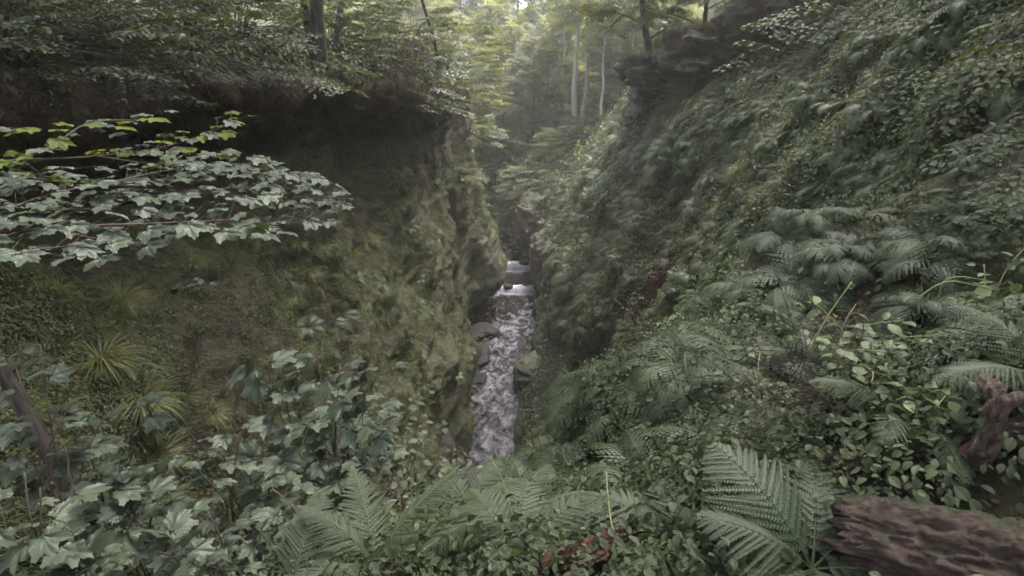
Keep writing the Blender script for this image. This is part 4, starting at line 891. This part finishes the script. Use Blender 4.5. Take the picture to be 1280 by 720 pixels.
# birches on the terrace beyond the right bank
for k, (px, y, mt, s, lb) in enumerate([(716, 61, 0, 1.0, 'thick pale birch, left one of the close pair on the far terrace'), (729, 62.5, 1, 1.05, 'slimmer pale birch, right one of the close pair on the far terrace'), (752, 57, 1, .75, 'thin white birch standing alone in front of the others'), (774, 63, 1, .9, 'pale birch between the thin white one and the rock slab'), (784, 58, 0, .85, 'thick pale birch close to the overhanging rock slab'), (700, 70, 1, 1.0, 'dim birch behind the close pair to the left')]):
    x = (px - 640) / F * (y * cs + 4 * sn); place_tree('birch_tree', tB[mt], x, y, lb, k*1.3, s)
# broadleaved trees closing the far end
far = [(-9,57,3,.9),(-6,63,0,.8),(-1,66,3,.9),(2.5,68,1,.9),(-4,71,0,.9),(7.5,66,3,.8),(11,60,1,.8),(13.5,66,0,.9),(9,74,2,.8),(4.5,76,1,1),(0,79,2,.9),(-7,80,0,1),(-12,74,1,1),(-14,64,2,.9),(15,76,2,1),(18,68,0,1),(-3,90,2,1.1),(5,92,0,1.1),(12,90,2,1.1),(20,88,2,1.2),(-12,92,2,1.2),(-22,86,2,1.2),(-19,74,2,1.1),(1,105,2,1.3),(10,108,0,1.3),(20,106,2,1.4),(-9,108,2,1.3),(-20,106,2,1.4),(30,100,2,1.4),(-32,102,2,1.5),(-4,128,2,1.5),(8,130,2,1.5),(20,130,2,1.6),(-16,130,2,1.6),(32,126,2,1.6),(-30,130,2,1.7)]
bands = ['broad tree at the near end of the wood that closes the gorge', 'yellow green tree in the wood that closes the gorge', 'hazy tree far back in the wood beyond the gorge', 'low bushy tree at the edge of the wood that closes the gorge']
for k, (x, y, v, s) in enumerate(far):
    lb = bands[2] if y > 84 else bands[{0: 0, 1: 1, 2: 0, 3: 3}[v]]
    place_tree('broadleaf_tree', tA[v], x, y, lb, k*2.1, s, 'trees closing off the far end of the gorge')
# rim trees
def tx(px, y, z=16.2): return (px - 640) / F * (y * cs - (z - CZ) * sn)
place_tree('rim_tree', tC[0], tx(401, 13.6), 13.6, 'thicker dark trunk of the twin trees on the left rim, crown out of frame', .4)
place_tree('rim_tree', tC[1], tx(387, 14.2), 14.2, 'slimmer dark trunk of the twin trees on the left rim', 2.0)
place_tree('rim_tree', tC[1], tx(548, 27), 27, 'thin dark tree on the left rim beyond the twin trunks', 3.2, .9)
place_tree('rim_tree', tC[0], -8.5, 30, 'dark broad tree deep in the left wood', 1.2, 1.0)
place_tree('rim_tree', tC[0], -12.5, 22, 'dark tree on the upper left slope behind the yellow bushes', 5.2, 1.0)
0 and place_tree('rim_tree', tC[0], -7, 42, 'tall tree over the far end of the left wall', 2.6, 1.0)
place_tree('rim_tree', tC[1], 13.5, 27, 'dark tree behind the turf topped ledge on the right rim', .5, 1.0)
0 and place_tree('rim_tree', tC[0], 13, 39, 'broad tree on the right rim behind the rock slab', 4.0, .9)
place_tree('rim_tree', tC[0], 14, 14, 'unseen big tree added high on the right slope to shade it from above', 1.0, 1.0)  # out of view; added for the shade of its crown
tD = make_tree(19, .24, .42, 8.0, 330, 41, 'bough', 'bark', ssize=2.0, nl=16)  # out of view trees, added so their crowns shade the foreground
place_tree('rim_tree', tD, -13.0, 7.0, 'unseen tall tree added beyond the left edge to shade the near left bank', .3, 1.0)
place_tree('rim_tree', tD, 11.5, 10.5, 'unseen tall tree added beyond the right edge to shade the right slope', 2.2, 1.0)
place_tree('rim_tree', tD, 7.5, -2.5, 'unseen tall tree added behind the viewpoint on the right to shade the foreground', 4.0, 1.0)
place_tree('rim_tree', tD, -7.5, -3.0, 'unseen tall tree added behind the viewpoint on the left to shade the foreground', 5.1, 1.0)
# leaning tree on the slab
mt = make_tree(10, .18, .12, 3.4, 260, 31, 'yellow_bough', 'bark', (-.22, 0), 1.3, nl=10)
place_tree('leaning_tree', mt, 7.6, 33, 'tree leaning out over the gorge from the overhanging rock slab', 0, 1, z=17.2)
mt = make_tree(9, .13, .1, 3.6, 260, 32, 'yellow_bough', 'bark', (-.12, -.1), 1.3, nl=10)
place_tree('leaning_tree', mt, 9.8, 32, 'second smaller tree on the rock slab with green leaves across the top edge', 1, 1, z=17.2)
place_tree('leaning_tree', mt, 10.5, 24.5, 'tree at the top edge growing from the turf topped ledge', 3, .9, z=18.8)
# turf on the two ledges
for (cx, cy, cz, rx, ry, lb) in ((10.2, 28.6, 18.4, 2.7, 3.2, 'shaggy turf on the long overhanging rock'), (9.4, 33.5, 17.5, 3.1, 2.7, 'shaggy turf on top of the overhanging slab'), (11.2, 24, 19.0, 2.7, 2.2, 'shaggy turf on the ledge at the top edge')):
    n = 260; a = rng.random(n)*6.283; q = np.sqrt(rng.random(n)); P = np.stack([cx + np.cos(a)*q*rx, cy + np.sin(a)*q*ry, np.full(n, cz) - .25*q**4], 1)
    V, T, t = inst_multi(TF, rots(rng.random(n)*6.28, np.stack([np.cos(a)*q*.8, np.sin(a)*q*.8, np.ones(n)], 1)), P, .8 + .6*rng.random(n), .3 + rng.normal(0, .15, n))
    tag(obj('turf', mesh('turf', V, T, M['grass'], t)), lb, 'turf', kind='stuff')
    n = 420; a = rng.random(n)*6.283; P = np.stack([cx + np.cos(a)*rx*1.05, cy + np.sin(a)*ry*1.05, np.full(n, cz) - .3 - .5*rng.random(n)], 1)
    V, T, t = inst_multi(TH, rots(rng.random(n)*6.28, np.stack([np.cos(a), np.sin(a), .1*np.ones(n)], 1)), P, .9 + .9*rng.random(n), .4 + rng.normal(0, .2, n))
    tag(obj('hanging_roots', mesh('hanging_roots', V, T, M['deadgrass'], t)), 'roots and dead grass hanging from the edge of ' + ('the slab' if cx < 10 else 'the long rock' if cx < 11 else 'the top ledge'), 'roots', kind='stuff')

# ------------------------------------------------------------------ dead wood
def log(name, label, p0, p1, r0, r1, mat, seed=0, rough=.2, jag=.3, sub=150, cat='log', sag=0):
    p0, p1 = Vector(p0), Vector(p1); L = (p1 - p0).length; nA, nR = int(sub*1.5), 130; V = []
    for i in range(nA + 1):
        s = i / nA
        for k in range(nR):
            a = 2*math.pi*k/nR; ca, sa = math.cos(a), math.sin(a); rr = r0 + (r1 - r0)*s
            q = Vector((s*L*3.2, ca*1.1, sa*1.1)) + Vector((seed*5, 0, 0)); q2 = Vector((s*L*9, ca*3.2, sa*3.2)) + Vector((seed*5, 0, 0)); q3 = Vector((s*L*20, ca*10, sa*10))
            f = noise.fractal(q, 1, 2, 3); g_ = noise.fractal(q2, 1, 2, 4); h = noise.fractal(q3, 1, 2, 3)
            crack = -max(0, .16 - abs(noise.noise(Vector((s*L*2.6 + seed, ca*2.4, sa*2.4)))) ) * 1.5 + .35*noise.fractal(Vector((s*L*7, ca*4, sa*4)), 1, 2, 3)
            rr *= .9 + rough*(f*.6 + g_*.5 + h*.32 + crack)
            x = s*L - (jag * (noise.noise(Vector((ca*6, sa*6, seed))) + .6*noise.noise(Vector((ca*17, sa*17, seed)))) * (1 - s)**6 if s < .4 else 0)
            end = min(1, (s + .002) / .012) if s < .012 else min(1, (1 - s + .002) / .012)
            V.append((x, ca*rr*end, sa*rr*end + sag*math.sin(s*3.14)))
    T = []
    for i in range(nA):
        for k in range(nR):
            a, b = i*nR+k, i*nR+(k+1) % nR; T.append((a, b, b+nR, a+nR))
    o = obj(name, mesh(name, np.array(V), np.array(T), M[mat], smooth=True), loc=p0); d = (p1 - p0)
    o.rotation_euler = d.to_track_quat('X', 'Z').to_euler(); return tag(o, label, cat)
log('fallen_log', 'thick rotten fallen log with splintered end in the bottom right corner', atg(1062, 668, .14), atg(1420, 745, .2), .15, .17, 'log', 3, .22, .09, 220)
log('log_piece', 'short reddish rotten log piece at the bottom edge right of the pale fern', atg(690, 716, .15), atg(795, 668, .15), .085, .06, 'redlog', 6, .5, .1, 60)
log('log_piece', 'small reddish wood chunk half buried under ferns at the bottom', atg(745, 655, .08), atg(812, 648, .1), .04, .04, 'redlog', 8, .5, .1, 40)
log('log_piece', 'dark red rotten branch sloping down under the large broad fern', atg(845, 630, .1), atg(905, 690, .06), .05, .045, 'redlog', 9, .5, .1, 60)
log('mossy_log', 'dark mossy log lying in the shade behind the fallen log', atg(1020, 585, .04), atg(1290, 535, .12), .055, .05, 'log', 12, .3, .1, 90)
def wood(name, label, pts, rad, mat='deadwood', sides=30, cat='branch', wob=.5):
    b = Vector(pts[0]); V, T, t = tube([tuple(Vector(p) - b) for p in pts], rad, sides, 14 if wob else 7, wob=wob)
    if wob: V = V + np.array([tuple(noise.noise_vector(Vector(v) * 14) * .011 + noise.noise_vector(Vector((v[0]*55, v[1]*55, v[2]*20))) * .006) for v in V])
    return tag(obj(name, mesh(name, V, T, M[mat], smooth=True), loc=b), label, cat)
wood('dead_branch', 'curved grey dead branch standing up at the right edge above the log', [at(1180, 600, BRY), at(1205, 578, BRY-.04), at(1226, 562, BRY-.08), at(1243, 530, BRY-.1), at(1247, 500, BRY-.08), at(1236, 480, BRY), at(1215, 466, BRY+.12)], [.02, .03, .038, .032, .036, .032, .02])
wood('dead_branch', 'short broken stub leaning against the curved dead branch', [at(1238, 520, BRY-.1), at(1262, 500, BRY-.12), at(1278, 496, BRY-.1)], [.03, .022, .016])
wood('dead_branch', 'red brown dead branch under the curved one running off the right edge', [at(1170, 625, BRY), at(1195, 585, BRY-.04), at(1225, 556, BRY-.02), at(1300, 548, BRY)], [.03, .035, .025, .02], 'redlog')
wood('leaning_sapling', 'leaning dark trunk in the shade at the left edge below the pale tiers', [Vector(gb(95, 660, 2.9)), at(85, 610, 2.9), at(40, 530, 3.0), at(-10, 440, 3.1), at(-60, 350, 3.2)], [.05, .045, .04, .035], 'bark', cat='sapling')
wood('dead_branch', 'pale sapling stem leaning at the far left bottom', [Vector(gb(85, 700, 2.2)), at(95, 640, 2.2), at(82, 560, 2.3)], [.012, .009, .006], 'stem', 8)
for lb, pts, rd, mt in [('long pale grass stalk rising from the bottom edge right of centre', [(800, 730, 1.7), (768, 668, 1.85), (760, 620, 2.0), (758, 590, 2.1)], [.006, .004, .003], 'greenstem'),
 ('thin pale stalk leaning across the large pale fern', [(655, 690, 2.1), (640, 640, 2.2), (628, 600, 2.3), (612, 570, 2.4)], [.004, .003, .0025], 'greenstem'),
 ('straight pale cane leaning in front of the oval leaved shrub', [(1010, 440, 2.3), (1035, 395, 2.35), (1065, 352, 2.4)], [.005, .004, .003], 'greenstem'),
 ('arching pale stem at the right edge with a drooping yellow leaf', [(1148, 392, 2.2), (1152, 370, 2.2), (1185, 352, 2.2), (1225, 358, 2.2), (1240, 362, 2.2)], [.004, .003, .002], 'greenstem'),
 ('second arching stem crossing the first at the right', [(1172, 375, 2.3), (1180, 352, 2.3), (1200, 346, 2.3), (1230, 350, 2.3)], [.003, .002], 'greenstem'),
 ('thin brown cane running down beside the fallen log', [(1120, 600, 2.1), (1150, 555, 2.1), (1175, 530, 2.1)], [.004, .003], 'stem'),
 ('thin pale cane rising through the brown twig tangle', [(1075, 500, 2.2), (1085, 470, 2.2), (1098, 450, 2.2)], [.003, .003], 'stem'),
 ('slender brown cane among the leaves left of the oval leaved shrub', [(925, 450, 3.0), (950, 430, 3.0), (975, 415, 3.1)], [.004, .003], 'stem'),
 ('fine dark twig drooping from the pale sycamore tiers', [(352, 235, 3.9), (350, 262, 3.8), (335, 290, 3.6)], [.004, .003], 'stem'),
 ('long thin twig under the pale sycamore tiers', [(170, 275, 3.2), (215, 283, 3.3), (255, 278, 3.4), (330, 280, 3.5)], [.004, .003], 'redstem')]:
    wood('dry_stalk', lb, [at(*p) for p in pts], rd, mt, 6, 'stalk', 0)
# yellow drooping leaf at the end of the arching stem
n1 = leaf_oval(.7, .06); yl = at(1240, 362, 2.2); V, T, t = inst(n1, rots(None, np.array([[.1, -.8, .6]]), np.array([[-1., .1, -.25]])), np.zeros((1, 3)), [.075], np.array([.9]))
tag(obj('yellow_leaf', mesh('yellow_leaf', V, T, M['oval'], t, True), loc=yl), 'single pale yellow leaf hanging at the right edge above the dead branch', 'leaf')
# tangle of brown twigs
def tangle(label, c, ext, n, seed, L=.35, mat='twigs'):
    r = np.random.default_rng(seed); parts = []
    for i in range(n):
        p = r.normal(0, 1, 3) * ext; d = r.normal(0, 1, 3) * [1, .6, .6] + [0, 0, .2]; d /= np.linalg.norm(d); l = L * (.4 + r.random())
        parts.append(tube([tuple(p), tuple(p + d*l*.5 + r.normal(0, .02, 3)), tuple(p + d*l + [0, 0, -.05])], [.0022, .0012], 3, 3, cap=False))
    V, T, t = join(parts); return tag(obj('twig_tangle', mesh('twig_tangle', V, T, M[mat], t), loc=c), label, 'twigs', kind='stuff')
tangle('tangle of thin dead brown twigs under the oval leaved shrub', at(1060, 500, 2.45), np.array([.22, .2, .1]), 420, 1)
tangle('dead twigs in the shaded gap left of the near leafy plants', at(930, 500, 3.2), np.array([.35, .2, .08]), 200, 2, .3)
p_, n_ = hit(445, 160); tangle('matted dead roots hanging in the recess of the left wall', p_ + Vector((.1, -.3, 0)), np.array([.5, .9, .5]), 700, 3, .5)
p_ = Vector((-3.0, 17, 16.6)); tangle('brown dead twigs of the rim thicket right of the bright ferns', p_, np.array([.5, 2.5, .55]), 1500, 4, .8)
p_, n_ = hit(822, 350)
V, T, t = scatter(1, vis)[0], None, None
P, Nn, D, U = scatter(2600, scar**1.5)
V, T, t = inst_multi(LITTER, rots(rng.random(len(P))*6.28, Nn + rng.normal(0, .4, (len(P), 3))), P + Nn*.12, .13*(.6+.8*rng.random(len(P))), .75 + rng.normal(0, .25, len(P)))
m2 = leafmat('red_litter', [(.05,.028,.024), (.10,.055,.048), (.16,.09,.08)], .7, .05, .2)
tag(obj('leaf_litter', mesh('leaf_litter', V, T, m2, t)), 'reddish scar of soil and fallen leaves on the right slope', 'leaf litter', kind='stuff')

# ------------------------------------------------------------------ air, sky, light
bx = [(-300, 300), (-24, 262), (-4, 150)]
V = [(x, y, z) for x in bx[0] for y in bx[1] for z in bx[2]]
T = [(0,1,3,2),(4,6,7,5),(0,4,5,1),(2,3,7,6),(0,2,6,4),(1,5,7,3)]
m = bpy.data.materials.new('haze_air'); m.use_nodes = True; nt = m.node_tree; nt.nodes.clear(); out = nt.nodes.new('ShaderNodeOutputMaterial'); pv = nt.nodes.new('ShaderNodeVolumePrincipled')
pv.inputs['Color'].default_value = (.93, .95, .90, 1); pv.inputs['Density'].default_value = .0010; pv.inputs['Anisotropy'].default_value = .3
nt.links.new(pv.outputs[0], out.inputs['Volume'])
hz = obj('haze', mesh('haze', np.array(V, float), np.array(T), m)); tag(hz, kind='stuff', label='thin pale mist filling the gorge', cat='haze'); 
w = bpy.data.worlds.new('World'); S.world = w; w.use_nodes = True; nt = w.node_tree; bg = nt.nodes['Background']
SUN_EL, SUN_AZ = 63, 35          # azimuth measured from +Y towards +X
sky = nt.nodes.new('ShaderNodeTexSky'); sky.sky_type = 'NISHITA'; sky.sun_disc = False; sky.sun_elevation = R(SUN_EL); sky.sun_rotation = R(SUN_AZ)
sky.dust_density = 6; sky.air_density = 1; sky.ozone_density = .6
hs = nt.nodes.new('ShaderNodeHueSaturation'); hs.inputs['Saturation'].default_value = .45; nt.links.new(sky.outputs[0], hs.inputs['Color']); nt.links.new(hs.outputs[0], bg.inputs[0]); bg.inputs[1].default_value = .15
sl = bpy.data.lights.new('sun', 'SUN'); sl.energy = 2.0; sl.angle = R(24); sl.color = (1, .96, .93); so = bpy.data.objects.new('sun', sl); COL.objects.link(so)
dv = Vector((math.sin(R(SUN_AZ))*math.cos(R(SUN_EL)), math.cos(R(SUN_AZ))*math.cos(R(SUN_EL)), math.sin(R(SUN_EL)))); so.rotation_euler = dv.to_track_quat('Z', 'Y').to_euler()
S.view_settings.view_transform = 'Standard'; S.view_settings.look = 'None'; S.view_settings.gamma = 1; S.view_settings.exposure = 2.15
S.render.engine = 'CYCLES'; cy = S.cycles; cy.use_denoising = True; cy.denoising_prefilter = 'FAST'; cy.denoiser = 'OPENIMAGEDENOISE'; cy.max_bounces = 6; cy.diffuse_bounces = 3; cy.transparent_max_bounces = 4; cy.volume_bounces = 1; cy.transmission_bounces = 3
